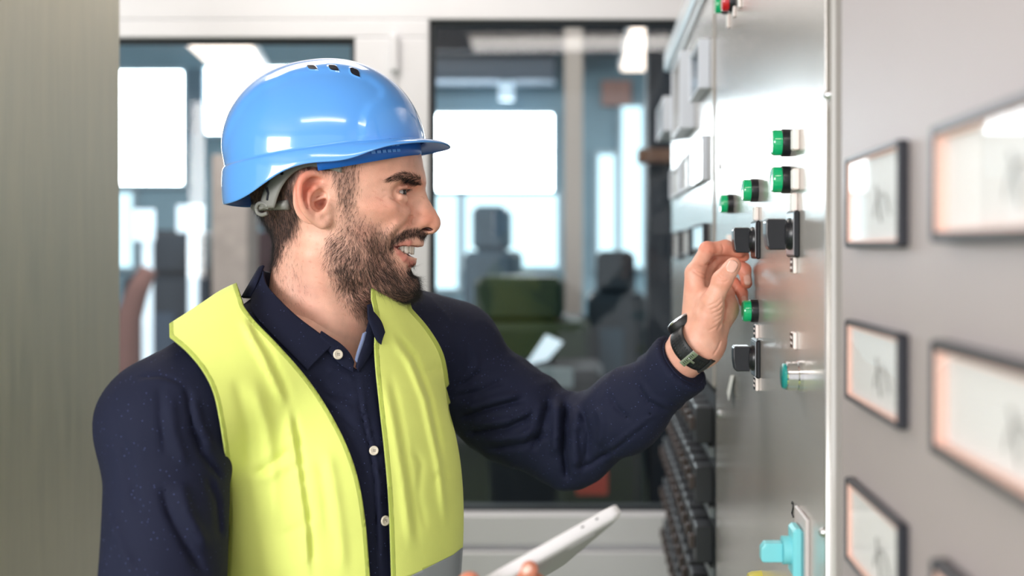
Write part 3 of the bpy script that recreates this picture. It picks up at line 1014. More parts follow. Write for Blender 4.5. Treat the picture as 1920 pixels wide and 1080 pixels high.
def trace(f, px, py, y0, y1, inset=0.0, n=400):
    """first hit of the camera ray with f=0"""
    Y = np.linspace(y0, y1, n)
    P = np.array([at(px, py, y) for y in Y], np.float32)
    v = f(P)
    i = int(np.argmax(v < inset))
    if not (v < inset).any(): i = int(np.argmin(v)); return P[i].astype(float)
    if i == 0: return P[0].astype(float)
    t = (v[i - 1] - inset) / (v[i - 1] - v[i])
    return (P[i - 1] + t * (P[i] - P[i - 1])).astype(float)

def hs(px, py, inset=0.0):
    p = trace(lambda P: head_base(P)[0], px, py, 1.10, 1.36, inset)
    q = HR @ (p - HP); q[1] = abs(q[1]); return q

def pl_dist(x, y, pts):
    d = np.full(len(x), 1e9, np.float32)
    for a, b in zip(pts[:-1], pts[1:]):
        ax, ay = a[:2]; bx, by = b[:2]
        t = np.clip(((x - ax) * (bx - ax) + (y - ay) * (by - ay)) / ((bx - ax) ** 2 + (by - ay) ** 2 + 1e-9), 0, 1)
        d = np.minimum(d, np.hypot(x - ax - t * (bx - ax), y - ay - t * (by - ay)))
    return d
def taper(x, y, pts):
    """0 at both ends of a polyline, 1 in the middle"""
    a, b = np.array(pts[0][:2]), np.array(pts[-1][:2]); ab = b - a
    t = np.clip(((x - a[0]) * ab[0] + (y - a[1]) * ab[1]) / (ab @ ab), 0, 1)
    e = np.clip(np.minimum(t, 1 - t) * 5, 0, 1)
    return e * e * (3 - 2 * e)

EC = hl(741.5, 361, .0345)
UPL = [hs(739, 460, -.0008), hs(750, 456, -.0012), hs(765, 455, -.002), hl(781, 456, .0085), hl(787, 456, 0)]
LOL = [hs(739, 463, -.0008), hs(747, 473, -.0012), hs(757, 483, -.0015), hl(768, 491, .0090), hl(772.5, 492, 0)]
print('lips', np.round(UPL, 4).tolist(), np.round(LOL, 4).tolist())
UPR = [.0012, .0026, .0037, .0043, .0044]; LOR = [.0012, .0030, .0044, .0050, .0050]
def head_sdf(P):
    d, S, L = head_base(P)
    sx, sy = npix(S)
    # eye socket
    d = smax(d, -s_ell(S, (.0790, .0395, .0405), (.0215, .0215, .0115)), .012)
    # nose
    ns = s_chain(L, [hl(783, 352), hl(789, 371), hl(796, 387), hl(804, 402), hl(809, 413)], [.0055, .0062, .0072, .0082, .0095], .004)
    ns = smin(ns, s_cap(S, hl(785, 378, .005), hl(797, 412, .009), .006, .008), .010)
    ns = smin(ns, s_sph(L, hl(809.5, 421), .0099), .005)
    ns = smin(ns, s_ell(S, hl(781, 415, .0125), (.0115, .0068, .0090)), .006)      # wings
    ns = smin(ns, s_cap(L, hl(805, 430), hl(793, 435), .0042, .004), .007)          # columella
    d = smin(d, ns, .009)
    d = smax(d, -s_ell(S, hl(799, 428, .0068), (.0080, .0034, .0026), basis((1, 0, -.30))), .0025)
    def cr(pts, w, dep, tap=True):
        e = np.exp(-(pl_dist(sx, sy, pts) / w) ** 2) * dep
        return e * taper(sx, sy, pts) if tap else e
    front = (S[:, 0] > .02)
    dz = cr([(775, 402), (769, 408), (767, 416), (770, 425)], 4.2, .0016)
    dz = dz + cr([(766, 412), (755, 426), (744, 437), (737, 450), (734, 466), (735, 482)], 3.5, .0026)
    dz = dz - cr([(752, 412), (740, 428), (728, 442), (724, 462)], 9, .0022)          # full cheek beside the fold
    dz = dz + cr([(727, 367), (737, 374), (749, 378), (757, 373)], 1.8, .0008)
    dz = dz + cr([(734, 360), (724, 357), (715, 358)], 1.5, .0006) + cr([(732, 364), (722, 368), (714, 374)], 1.5, .0005)
    dz = dz + cr([(744, 388), (758, 396), (768, 402)], 3.5, .0008)
    dz = dz + cr([(738, 505), (746, 520), (748, 535)], 4, .0008)
    d = d + np.where(front, dz, 0).astype(np.float32)
    # mouth opening, then lips
    op = -in_poly(sx, sy, [(738, 461.5), (752, 459), (768, 459), (800, 461), (800, 484), (775, 484), (763, 480), (752, 474), (744, 468)]) / 1700
    op = np.maximum(op, s_ell(L, hl(752, 470, 0), (.040, .031, .014))).astype(np.float32)
    d = smax(d, -op, .0012)
    lips = np.minimum(s_chain(S, UPL, UPR, .002), s_chain(S, LOL, LOR, .002))
    d = smin(d, lips, .0030)
    # lower-lip groove above the chin
    d = smax(d, -s_cap(S, hl(782, 511, 0), hl(770, 510, .012), .0036, .003), .008)
    # eyelids: shell round the eyeball with a narrow opening
    ec = EC.astype(np.float32)
    lid = s_sph(S, ec, .0136)
    th_ = np.arctan2(S[:, 1] - ec[1], S[:, 0] - ec[0]); tt = np.clip((th_ - math.radians(12)) / math.radians(56), -1.3, 1.3)
    hh = np.where(np.abs(tt) < 1, .0027 * np.sqrt(np.maximum(1 - tt * tt, 0)), -.001 * (np.abs(tt) - 1) * 20)
    dist = np.sqrt(((S - ec) ** 2).sum(1))
    slit = np.maximum(np.abs(S[:, 2] - ec[2] - .0004 + .0008 * tt * 0) - hh, .0100 - dist)
    slit = np.maximum(slit, dist - .020)
    def onb(deg, dz, r): a_ = math.radians(deg); return ec + np.array([r * math.cos(a_), r * math.sin(a_), dz], np.float32)
    lidr = s_chain(S, [onb(-38, .0045, .0100), onb(12, .0068, .0108), onb(55, .0048, .0112)], [.0030, .0034, .0026])
    bag = s_chain(S, [onb(-35, -.0060, .0100), onb(12, -.0082, .0106), onb(55, -.0068, .0108)], [.0034, .0040, .0030])
    e = smin(smin(lid, lidr, .003), bag, .004)
    d = smin(d, e, .004)
    d = smax(d, -s_chain(S, [onb(-38, .0098, .0125), onb(12, .0108, .0135), onb(60, .0088, .0140)], [.0006, .0009, .0006]), .003)
    d = smax(d, -slit, .0010)
    d = smax(d, -s_sph(S, ec, .0121), .0005)
    # ears
    Le = S
    # ear plane leans outward towards the back: v of the ear as a function of u
    def ev(px, out=0.): return .0705 + (618 - px) / HS * .42 + out
    rim = [(624, 352, .000), (618, 338, .003), (604, 327, .006), (584, 325, .007), (567, 336, .008), (562, 355, .008), (564, 376, .007), (571, 394, .006), (583, 408, .004), (597, 416, .002), (608, 418, .001), (614, 408, .0)]
    rim = [hl(px, py, ev(px, o)) for px, py, o in rim]
    rim = smooth_poly(rim, 3)
    rr = list(np.interp(np.linspace(0, 1, len(rim)), [0, .15, .35, .55, .75, .88, 1], [.0025, .0036, .0042, .0036, .0034, .0062, .0050]))
    ear = s_chain(Le, rim, rr, .002)
    R_e = basis((1, -.42, 0))
    plate = s_ell(Le, hl(590, 372, ev(590, -.003)), (.0235, .0035, .029), basis((.93, -.40, -.22)))
    ear = smin(ear, plate, .004)
    ant = [hl(px, py, ev(px, .004)) for px, py in ((606, 345), (592, 352), (580, 364), (577, 381), (584, 396), (597, 404), (604, 400))]
    ear = smin(ear, s_chain(Le, ant, [.0022, .0034, .0036, .0034, .003, .0032, .0026], .003), .004)
    ear = smin(ear, s_cap(Le, hl(608, 383, ev(608, .003)), hl(612, 392, ev(610, .0025)), .0036, .0030), .005)      # tragus
    ear = smin(ear, s_cap(Le, hl(572, 360, ev(590, -.012)), hl(605, 385, ev(590, -.012)), .016, .016), .008)
    d = smin(d, ear, .005)
    cav = s_ell(Le, hl(597, 376, ev(598, .0035)), (.0095, .0075, .0125), basis((.93, -.40, -.3)))
    cav = np.minimum(cav, s_chain(Le, [hl(600, 338, ev(602, .0062)), hl(584, 338, ev(585, .0075)), hl(571, 350, ev(572, .0085)), hl(569, 368, ev(570, .008)), hl(575, 388, ev(576, .007))], [.0012, .0026, .0028, .0022, .0010]))
    d = smax(d, -cav, .0035)
    cav2 = s_ell(Le, hl(601, 380, ev(600, -.0035)), (.0060, .0075, .0075), basis((.93, -.40, -.3)))
    d = smax(d, -cav2, .003)
    rdg = s_chain(Le, [hl(610, 368, ev(610, .0005)), hl(601, 371, ev(602, -.001)), hl(591, 376, ev(593, -.003))], [.0020, .0020, .0012])
    d = smin(d, rdg, .003)
    return d

lo = from_head((-.125, -.105, -.21)); 
cor = np.array([from_head((a, b, c)) for a in (-.13, .125) for b in (-.108, .108) for c in (-.215, .175)])
hV, hQ, hN = isosurf(head_sdf, cor.min(0), cor.max(0), .00125)
hV = lap(hV, hQ, 1, .35)
hL = (hV - HP) @ HR.T
keep = ~((hL[:, 2] > .135))                       # crown stays inside the helmet, keep it closed by the helmet's harness
print('head verts', len(hV))

# ---- skin colours
def nz3(P, s, seed=0):
    """cheap smooth value noise, -1..1"""
    r = np.random.default_rng(seed)
    out = np.zeros(len(P)); amp = 1.; tot = 0
    for k in range(4):
        for j in range(3):
            d = r.normal(size=3); d /= np.linalg.norm(d)
            out += amp * np.sin(P @ d * s * (1.7 ** k) + r.uniform(0, 6.28)); tot += amp * .7
        amp *= .6
    return out / tot

def mixc(c, new, w):
    w = np.clip(w, 0, 1)[:, None]
    return c * (1 - w) + np.array(lin(new)[:3]) * w
hv = hL[:, 1]
hpx, hpy = pix(from_head(np.stack([hL[:, 0], -np.abs(hv), hL[:, 2]], 1)))
def gs(px, py, sx, sy): return np.exp(-((hpx - px) / sx) ** 2 - ((hpy - py) / sy) ** 2)
hc_ = np.tile(np.array(lin((238, 184, 162))[:3]), (len(hV), 1))
hc_ = mixc(hc_, (214, 120, 92), .55 * gs(806, 412, 22, 26) + .45 * gs(775, 345, 40, 12))
hc_ = mixc(hc_, (226, 140, 118), .45 * gs(735, 400, 35, 28))
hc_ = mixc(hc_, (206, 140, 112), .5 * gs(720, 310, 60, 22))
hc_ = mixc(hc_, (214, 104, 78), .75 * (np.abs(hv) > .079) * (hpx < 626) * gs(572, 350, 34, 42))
hc_ = mixc(hc_, (205, 125, 105), .3 * np.clip(nz3(hL, 120, 1) + .1, 0, 1))
hc_ = mixc(hc_, (190, 110, 90), .35 * np.clip(nz3(hL, 900, 3) * 2 - .9, 0, 1))
def hair_poly(pts, soft=6):
    g = in_poly(hpx, hpy, pts)
    return np.clip(g / soft + .5, 0, 1)
POLY_HAIR = [(440, 240), (530, 250), (600, 260), (612, 280), (672, 290), (668, 330), (671, 352), (660, 378), (648, 392), (636, 380), (632, 352), (616, 330), (590, 318), (565, 322), (552, 345), (553, 380), (563, 400), (558, 425), (548, 445), (532, 462), (520, 500), (470, 500)]
POLY_BEARD = [(642, 372), (660, 372), (668, 395), (690, 420), (716, 428), (738, 425), (742, 438), (736, 452), (733, 470), (738, 495), (752, 512), (762, 512), (768, 500), (779, 512), (800, 540), (790, 575), (740, 590), (700, 600), (672, 590), (650, 560), (632, 530), (618, 500), (613, 472), (618, 448), (634, 428), (643, 400)]
POLY_STACHE = [(737, 452), (745, 440), (762, 430), (782, 427), (800, 434), (803, 449), (796, 446), (775, 444), (755, 450), (742, 458), (738, 472), (733, 468)]
POLY_SOUL = [(764, 505), (780, 503), (782, 516), (768, 522)]
dens = np.zeros(len(hV))
dens = np.maximum(dens, hair_poly(POLY_HAIR, 14) * np.where(hpx > 622, .45, .9))
dens = np.maximum(dens, hair_poly(POLY_BEARD, 22) * .34 * (np.abs(hv) > -.1))
dens = np.maximum(dens, hair_poly(POLY_STACHE, 5) * .6)
dens = np.maximum(dens, hair_poly([(505, 440), (560, 440), (548, 480), (570, 500), (600, 560), (505, 560)], 30) * .14)
dens[(np.abs(hv) > .080) & (hpx < 622) & (hpy > 320) & (hpy < 430)] = 0
hc_ = mixc(hc_, (84, 60, 56), dens)
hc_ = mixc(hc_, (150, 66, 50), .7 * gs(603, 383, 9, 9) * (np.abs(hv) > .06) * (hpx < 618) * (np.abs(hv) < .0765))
# lips and mouth
SL = np.stack([hL[:, 0], np.abs(hv), hL[:, 2]], 1).astype(np.float32)
l1 = s_chain(SL, UPL, [r - .0002 for r in UPR], .002); l2 = s_chain(SL, LOL, [r - .0002 for r in LOR], .002)
hc_ = mixc(hc_, (190, 112, 102), np.clip(1.0 - np.minimum(l1, l2) / .0014, 0, .85))
inm = in_poly(hpx, hpy, [(739, 462), (752, 460), (768, 460), (800, 462), (800, 483), (775, 483), (763, 479), (752, 473), (744, 467)])
hc_ = mixc(hc_, (110, 34, 34), (inm > 0) & (np.minimum(l1, l2) > .0006) & (hL[:, 0] < .082) & (hL[:, 0] > .02))
nost = s_ell(SL, hl(799, 428, .0068), (.0084, .0040, .0032), basis((1, 0, -.30)))
hc_ = mixc(hc_, (74, 26, 20), np.clip(-nost / .001 + .4, 0, 1))
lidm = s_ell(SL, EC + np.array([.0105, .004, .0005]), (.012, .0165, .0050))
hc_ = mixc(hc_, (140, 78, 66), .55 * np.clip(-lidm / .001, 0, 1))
# ---- the raised left hand
W_ = at(1306, 652, 1.352); EL = at(1083, 838, 1.46); SF = at(848, 660, 1.45); SN = at(312, 770, 1.13)
fd = (W_ - EL) / np.linalg.norm(W_ - EL)
def A(px, py, Y): return at(px, py, Y)
FING = {
    'index': ([A(1303, 512, 1.368), A(1326, 468, 1.382), A(1360, 464, 1.392), A(1386, 472, 1.395)], [.0115, .0091, .0092, .0078]),
    'middle': ([A(1313, 516, 1.388), A(1343, 481, 1.405), A(1378, 474, 1.410), A(1395, 480, 1.404)], [.0112, .0095, .0084, .0072]),
    'ring': ([A(1326, 528, 1.402), A(1368, 485, 1.418), A(1396, 506, 1.414), A(1400, 531, 1.405)], [.0108, .0092, .0082, .0072]),
    'little': ([A(1348, 552, 1.412), A(1374, 532, 1.424), A(1391, 549, 1.416), A(1394, 567, 1.408)], [.0100, .0082, .0072, .0062]),
}
TH = ([A(1318, 622, 1.345), A(1336, 566, 1.334), A(1354, 526, 1.330), A(1375, 497, 1.336)], [.0170, .0132, .0108, .0090])
def hand_sdf(P):
    d = s_cap(P, EL, W_, .040, .0250)
    # flattened wrist
    d = smin(d, s_cap(P, A(1290, 640, 1.362), A(1326, 652, 1.358), .019, .0185), .02)
    palm = s_cap(P, A(1300, 632, 1.360), FING['index'][0][0], .0165, .0125)
    palm = smin(palm, s_cap(P, A(1312, 636, 1.370), FING['middle'][0][0], .0160, .0125), .01)
    palm = smin(palm, s_cap(P, A(1324, 640, 1.378), FING['ring'][0][0], .0160, .0120), .01)
    palm = smin(palm, s_cap(P, A(1330, 636, 1.378), FING['little'][0][0], .0155, .0115), .01)
    d = smin(d, palm, .016)
    hyp = s_cap(P, A(1335, 636, 1.364), A(1359, 578, 1.388), .0155, .0155)
    d = smin(d, hyp, .014)
    d = smin(d, s_cap(P, A(1357, 580, 1.390), A(1362, 552, 1.408), .0145, .0105), .016)
    th = s_ell(P, A(1327, 598, 1.346), (.034, .0190, .0195), basis(A(1336, 560, 1.336) - A(1312, 640, 1.348)))
    d = smin(d, th, .014)
    for k, (p, r) in FING.items():
        f = s_chain(P, p, r, .004)
        # pads and knuckles
        f = smin(f, s_sph(P, p[1], r[1] * 1.0), .005)
        tipd = p[3] - p[2]; tipd /= np.linalg.norm(tipd)
        d = smin(d, f, .0045)
    f = s_chain(P, TH[0], TH[1], .006)
    f = smin(f, s_sph(P, TH[0][2], .0112), .006)
    f = smin(f, s_ell(P, A(1366, 509, 1.3335), (.0165, .0102, .0090), basis(TH[0][3] - TH[0][2])), .006)
    d = smin(d, f, .008)
    # web between thumb and index
    web = s_cap(P, A(1318, 560, 1.356), A(1338, 552, 1.350), .011, .008)
    d = smin(d, web, .012)
    # creases, cut into the side facing the palm view
    x, y = pix(P)
    dz = np.zeros(len(P))
    for pts, w, dep, ymax in HCR:
        dz = dz + np.exp(-(pl_dist(x, y, pts) / w) ** 2) * dep * taper(x, y, pts) * (P[:, 1] < ymax)
    return d + dz.astype(np.float32)
HCR = [
    ([(1356, 550), (1360, 571), (1357, 597), (1343, 624)], 2.6, .0016, 1.375),
    ([(1325, 575), (1342, 568), (1353, 557)], 1.5, .0007, 1.36), ([(1330, 582), (1346, 575), (1356, 564)], 1.5, .0008, 1.36),
    ([(1332, 589), (1348, 583), (1358, 573)], 1.5, .0008, 1.36), ([(1336, 597), (1350, 591), (1359, 582)], 1.5, .0007, 1.36),
    ([(1334, 607), (1348, 600), (1357, 592)], 1.6, .0007, 1.36), ([(1326, 622), (1342, 613), (1353, 602)], 1.8, .0007, 1.36),
    ([(1307, 497), (1322, 498), (1333, 492), (1341, 480)], 2.2, .0014, 1.40), ([(1295, 504), (1310, 516), (1322, 523), (1331, 531)], 1.7, .0010, 1.38),
    ([(1302, 506), (1318, 512), (1328, 522)], 1.5, .0007, 1.38),
    ([(1344, 519), (1350, 526), (1358, 529), (1367, 525)], 1.5, .0009, 1.34), ([(1345, 513), (1353, 521), (1361, 522)], 1.4, .0006, 1.34),
    ([(1330, 470), (1338, 476), (1344, 476)], 1.5, .0008, 1.40), ([(1353, 456), (1356, 466), (1354, 476)], 1.6, .0006, 1.40),
    ([(1336, 668), (1346, 652), (1352, 636)], 2.0, .0010, 1.37), ([(1362, 640), (1370, 622), (1368, 600)], 2.5, .0006, 1.38),
    ([(1375, 543), (1380, 552), (1377, 560)], 1.4, .0005, 1.43), ([(1388, 508), (1396, 514), (1408, 512)], 1.4, .0005, 1.43),
]
def nail_plate(f, px, py, ax, lx, wx, y0, y1, parent, m):
    """fingernail laid on the skin: centre pixel, direction in the picture, half sizes in px"""
    ax = np.array(ax, float); ax /= np.linalg.norm(ax); bx = np.array([-ax[1], ax[0]])
    R = 9; v, fc = [], []
    for i in range(R):
        for j in range(R):
            a = -1 + 2 * i / (R - 1); b = -1 + 2 * j / (R - 1)
            k = 1 - .22 * abs(a) ** 4; k2 = 1 - .30 * abs(b) ** 3
            q = ax * (a * lx * k2) + bx * (b * wx * k)
            p = trace(f, px + q[0], py + q[1], y0, y1)
            e = 4e-4
            P6 = np.array([p + e * np.eye(3)[t] for t in range(3)] + [p - e * np.eye(3)[t] for t in range(3)], np.float32)
            vv = f(P6); g = (vv[:3] - vv[3:]).astype(float); g /= np.linalg.norm(g) + 1e-9
            v.append(p + g * (.0005 * (1 - .8 * max(abs(a), abs(b)) ** 4)))
    for i in range(R - 1):
        for j in range(R - 1):
            fc.append((i * R + j, i * R + j + 1, (i + 1) * R + j + 1, (i + 1) * R + j))
    o = meshobj('fingernail', v, fc, m, parent)
    md = o.modifiers.new('s', 'SOLIDIFY'); md.thickness = .0005; md.offset = 0
    return o

# ---- the right hand under the tablet
TB0, TB1 = at(1164, 939, .98), at(905, 1084, .90)      # far and near end of the visible long edge
RH = [(at(1003, 1063, .925), at(975, 1082, .93), at(925, 1120, .95)), (at(898, 1086, .885), at(880, 1104, .89), at(850, 1150, .91))]
RW = at(800, 1210, .93); RE = at(330, 1420, .95)
def rhand_sdf(P):
    d = s_cap(P, RE, RW, .042, .028)
    palm = s_cap(P, RW, at(880, 1160, .935), .026, .022)
    d = smin(d, palm, .02)
    k = at(905, 1150, .94)
    d = smin(d, s_chain(P, [at(880, 1165, .93), at(925, 1112, .942), at(964, 1085, .928), at(992, 1069, .920)], [.012, .0098, .0090, .0078], .004), .006)
    d = smin(d, s_chain(P, [at(890, 1180, .95), at(945, 1135, .965), at(990, 1105, .95), at(1006, 1092, .94)], [.012, .0098, .0090, .0078], .004), .006)
    d = smin(d, s_chain(P, [at(890, 1200, .97), at(945, 1160, .98), at(990, 1130, .97), at(1005, 1118, .96)], [.012, .0098, .0090, .0078], .004), .006)
    d = smin(d, s_chain(P, [at(890, 1220, .985), at(930, 1185, .995), at(970, 1160, .985), at(985, 1150, .975)], [.011, .0088, .0080, .0068], .004), .006)
    d = smin(d, s_chain(P, [at(830, 1180, .91), at(855, 1125, .885), at(880, 1094, .878)], [.015, .011, .0095], .005), .008)
    return d

# ---- torso, arms, legs (mostly under the clothes)
cf = np.array([.755, -.656, 0]); csd = np.array([.656, .755, 0])       # chest forward, towards his left
NB = at(612, 640, 1.285)                  # base of the neck
CH = NB + np.array([.03, 0.0, -.25]) - cf * .01 - csd * .012
RT = np.array([cf, csd, [0, 0, 1.]])
PEL = CH + np.array([-.01, 0, -.42])
def torso_core(P, g=0.):
    d = s_ell(P, CH + np.array([0, 0, .06]), (.105 + g, .132 + g, .20 + g), RT)
    d = smin(d, s_ell(P, CH + np.array([0, 0, -.15]), (.105 + g, .103 + g, .24 + g), RT), .08)
    d = smin(d, s_ell(P, PEL, (.105 + g, .128 + g, .15 + g), RT), .08)
    d = smin(d, s_cap(P, NB + np.array([0, 0, .02]), SF + np.array([0, 0, .005]), .052 + g, .052 + g), .05)
    d = smin(d, s_cap(P, NB + np.array([0, 0, .02]), SN + np.array([0, 0, -.012]), .052 + g, .054 + g), .05)
    return d
LEGS = []
for sgn in (-1, 1):
    hip = PEL + csd * sgn * .085; knee = hip + np.array([0, 0, -.42]) + cf * .02; kn2 = knee.copy(); ank = np.array([hip[0], hip[1], .09]) + csd * sgn * .03 - cf * .02
    LEGS.append((hip, kn2, ank))
def body_sdf(P):
    d = torso_core(P, -.012)
    d = smin(d, s_cap(P, SF, EL, .046, .038), .03)
    d = smin(d, s_cap(P, SN, at(300, 1190, 1.06), .052, .042), .03)
    d = smin(d, s_cap(P, at(300, 1190, 1.06), RE, .040, .040), .02)
    for hip, kn, an in LEGS:
        d = smin(d, s_chain(P, [hip, kn, an], [.085, .058, .042], .03), .04)
        d = smin(d, s_cap(P, an + np.array([0, 0, -.045]) - cf * .04, an + np.array([0, 0, -.055]) + cf * .15, .040, .028), .03)
    return d

def box_of(pts, pad):
    pts = np.array(pts); return pts.min(0) - pad, pts.max(0) + pad
b0, b1 = box_of([p for v in FING.values() for p in v[0]] + TH[0] + [W_, W_ + (EL - W_) * .42], .035)
gV, gQ, _ = isosurf(hand_sdf, b0, b1, .0011)
print('hand verts', len(gV))
b0, b1 = box_of([at(1006, 1060, .93), at(985, 1150, .99), at(830, 1180, .9), RW, RE], .05)
rV, rQ, _ = isosurf(rhand_sdf, b0, b1, .0022)
b0, b1 = box_of([SF, SN, EL, at(300, 1190, 1.06), RE, LEGS[0][2], LEGS[1][2], NB, PEL], .26); b0[2] = -.02
bV, bQ, _ = isosurf(body_sdf, b0, b1, .012)
bV[:, 2] = np.maximum(bV[:, 2], .004)
gc = np.tile(np.array(lin((226, 170, 148))[:3]), (len(gV), 1))
def near_pts(V, pts, s):
    w = np.zeros(len(V))
    for p in pts: w = np.maximum(w, np.exp(-((V - p) ** 2).sum(1) / s ** 2))
    return w
gc = mixc(gc, (216, 112, 84), .8 * near_pts(gV, [p for v in FING.values() for p in v[0][1:]], .016))
gc = mixc(gc, (218, 130, 104), .4 * near_pts(gV, TH[0][2:] + [FING['index'][0][0]], .016))
gc = mixc(gc, (208, 128, 106), .35 * np.clip(nz3(gV, 150, 4) + .2, 0, 1))
gc = mixc(gc, (236, 196, 178), .35 * np.clip(nz3(gV, 220, 9) + .1, 0, 1))
rc = np.tile(np.array(lin((214, 134, 108))[:3]), (len(rV), 1)); bc = np.tile(np.array(lin((238, 184, 162))[:3]), (len(bV), 1))
allV = np.concatenate([hV, gV, rV, bV]); o1 = len(hV); o2 = o1 + len(gV); o3 = o2 + len(rV)
allQ = np.concatenate([hQ, gQ + o1, rQ + o2, bQ + o3])
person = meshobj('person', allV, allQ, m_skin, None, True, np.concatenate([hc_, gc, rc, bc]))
tag(person, 'smiling bearded man in blue hard hat and yellow vest turning a knob, tablet in hand', 'person')

# nails of the raised hand
m_nail = mat('fingernail', (236, 186, 170), .25, coat=.4)
nail_plate(hand_sdf, 1372.5, 499.5, (.48, -.88), 12, 10, 1.29, 1.36, person, m_nail)
nail_plate(hand_sdf, 1401.5, 525, (.1, 1), 10, 7, 1.37, 1.44, person, m_nail)
nail_plate(hand_sdf, 1395, 562, (.1, 1), 7.5, 5.5, 1.37, 1.44, person, m_nail)
nail_plate(rhand_sdf, 988, 1068, (.8, -.6), 11, 8, .88, .96, person, m_nail)

# eyes and teeth
for sg in (-1, 1):
    c = from_head(EC * np.array([1, sg, 1]))
    b = MB(); ax = np.array([HX[0], HX[1], 0]) * 1.0 + HYv * (-.12)
    ax = ax / np.linalg.norm(ax)
    b.cyl(c - ax * .0123, c + ax * .0123, .01, rings=[((1 - math.cos(t)) / 2, max(.0123 * math.sin(t), 1e-5)) for t in np.linspace(0, math.pi, 20)], n=32, cap=False)
    e = b.build('eyeball', m_eye, person, smooth=True)
    b = MB(); b.cyl(c + ax * .0100, c + ax * .0128, .006, rings=[(0, .0072), (.5, .0067), (.8, .0040), (1, .0005)], n=32)
    b.build('iris', m_iris, e, smooth=True)
arc = [hs(741, 464, -.004), hs(752, 464, -.0045), hs(764, 464, -.0055), hl(774.5, 465, .0080), hl(777.5, 465, 0)]
arc = smooth_poly(arc, 12); arc = np.array(arc)
seg = np.linalg.norm(np.diff(arc, axis=0), axis=1); s_ = np.concatenate([[0], np.cumsum(seg)])
wids = [.0088, .0070, .0078, .0068, .0066, .007]
pos = s_[-1]
for side in (-1, 1):
    pos = s_[-1]
    for k, wd in enumerate(wids):
        sc_ = pos - wd / 2; pos -= wd
        if sc_ < 0: break
        c = np.array([np.interp(sc_, s_, arc[:, i]) for i in range(3)])
        c2 = np.array([np.interp(sc_ + .001, s_, arc[:, i]) for i in range(3)])
        tg = c2 - c; tg[2] = 0; tg /= np.linalg.norm(tg)
        nn = np.array([-tg[1], tg[0], 0]); nn = nn if nn[0] > 0 else -nn
        if k > 0 and nn[1] < 0: nn = -nn
        c = c - nn * .0022; c[1] *= side; tg2 = tg * np.array([1, side, 1]); nn2 = nn * np.array([1, side, 1])
        hgt = [.0122, .0114, .0116, .0098, .0084, .007][k]
        v, f = [], []
        NR, NC = 9, 14
        for i in range(NR):
            t = i / (NR - 1)
            hwk = wd * .5 * .95 * (.78 + .22 * min(1, t * 3)) * (1 if t < .7 else math.sqrt(max(0, 1 - ((t - .7) / .3) ** 2)) * .75 + .25)
            if i == NR - 1: hwk *= .35
            th_ = .0028 * (1 - .35 * t)
            zz = .0045 - hgt * t
            if k == 2: zz -= .0003
            for j in range(NC):
                an = 2 * math.pi * j / NC
                ca, sa = math.cos(an), math.sin(an)
                v.append(from_head(c + tg2 * hwk * np.sign(ca) * abs(ca) ** .7 * .97 + nn2 * th_ * np.sign(sa) * abs(sa) ** .8 + np.array([0, 0, zz])))
        for i in range(NR - 1):
            for j in range(NC):
                j2 = (j + 1) % NC
                f.append((i * NC + j, i * NC + j2, (i + 1) * NC + j2, (i + 1) * NC + j))
        f.append(tuple((NR - 1) * NC + j for j in range(NC)))
        o = MB().add(v, f).build('tooth', m_tooth, person, smooth=True)

# ---- hair, beard, brows as real strands
def strands(name, roots, dirs, length, rad, m, parent, seg=4, curl=.3, sc2=1.):
    """roots (n,3), dirs (n,3) unit growth, bend downwards along their own side"""
    n = len(roots)
    L = length if hasattr(length, '__len__') else np.full(n, length)
    nrm = rng.normal(size=(n, 3)); side = np.cross(dirs, nrm); side /= np.linalg.norm(side, axis=1)[:, None]
    up = np.cross(side, dirs)
    V = np.zeros((n, seg + 1, 3, 3))
    bend = rng.normal(0, curl, n)[:, None]; bend2 = rng.normal(0, curl, n)[:, None]
    for s in range(seg + 1):
        t = s / seg
        c = roots + dirs * (L[:, None] * t) + (side * bend + up * bend2) * (L[:, None] * t * t)
        r = rad * (1 - .85 * t)
        for k in range(3):
            an = 2.094 * k
            V[:, s, k] = c + (side * math.cos(an) + up * math.sin(an)) * r
    V = V.reshape(-1, 3)
    base = (np.arange(n) * (seg + 1) * 3)[:, None, None, None]
    s = np.arange(seg)[None, :, None, None]; k = np.arange(3)[None, None, :, None]
    k2 = (k + 1) % 3
    Fq = np.concatenate([base + s * 3 + k, base + s * 3 + k2, base + (s + 1) * 3 + k2, base + (s + 1) * 3 + k], -1).reshape(-1, 4)
    me = bpy.data.meshes.new(name)
    off = np.array(wpos(parent))
    me.vertices.add(len(V)); me.vertices.foreach_set('co', (V - off).ravel())
    me.loops.add(len(Fq) * 4); me.loops.foreach_set('vertex_index', Fq.ravel())
    me.polygons.add(len(Fq)); me.polygons.foreach_set('loop_start', np.arange(len(Fq)) * 4)
    me.polygons.foreach_set('use_smooth', [True] * len(Fq))
    me.materials.append(m); me.update(); me.validate()
    o = bpy.data.objects.new(name, me); C.objects.link(o); o.parent = parent
    return o

# triangle-area sampling on the head surface
hN = hN if True else None
fa = hV[hQ]; fn = np.cross(fa[:, 2] - fa[:, 0], fa[:, 3] - fa[:, 1]); far_ = np.linalg.norm(fn, axis=1) * .5
fn = fn / (np.linalg.norm(fn, axis=1)[:, None] + 1e-12)
fcen = (fa.mean(1) - HP) @ HR.T
fv = fcen[:, 1]
fpx, fpy = pix(from_head(np.stack([fcen[:, 0], -np.abs(fv), fcen[:, 2]], 1)))
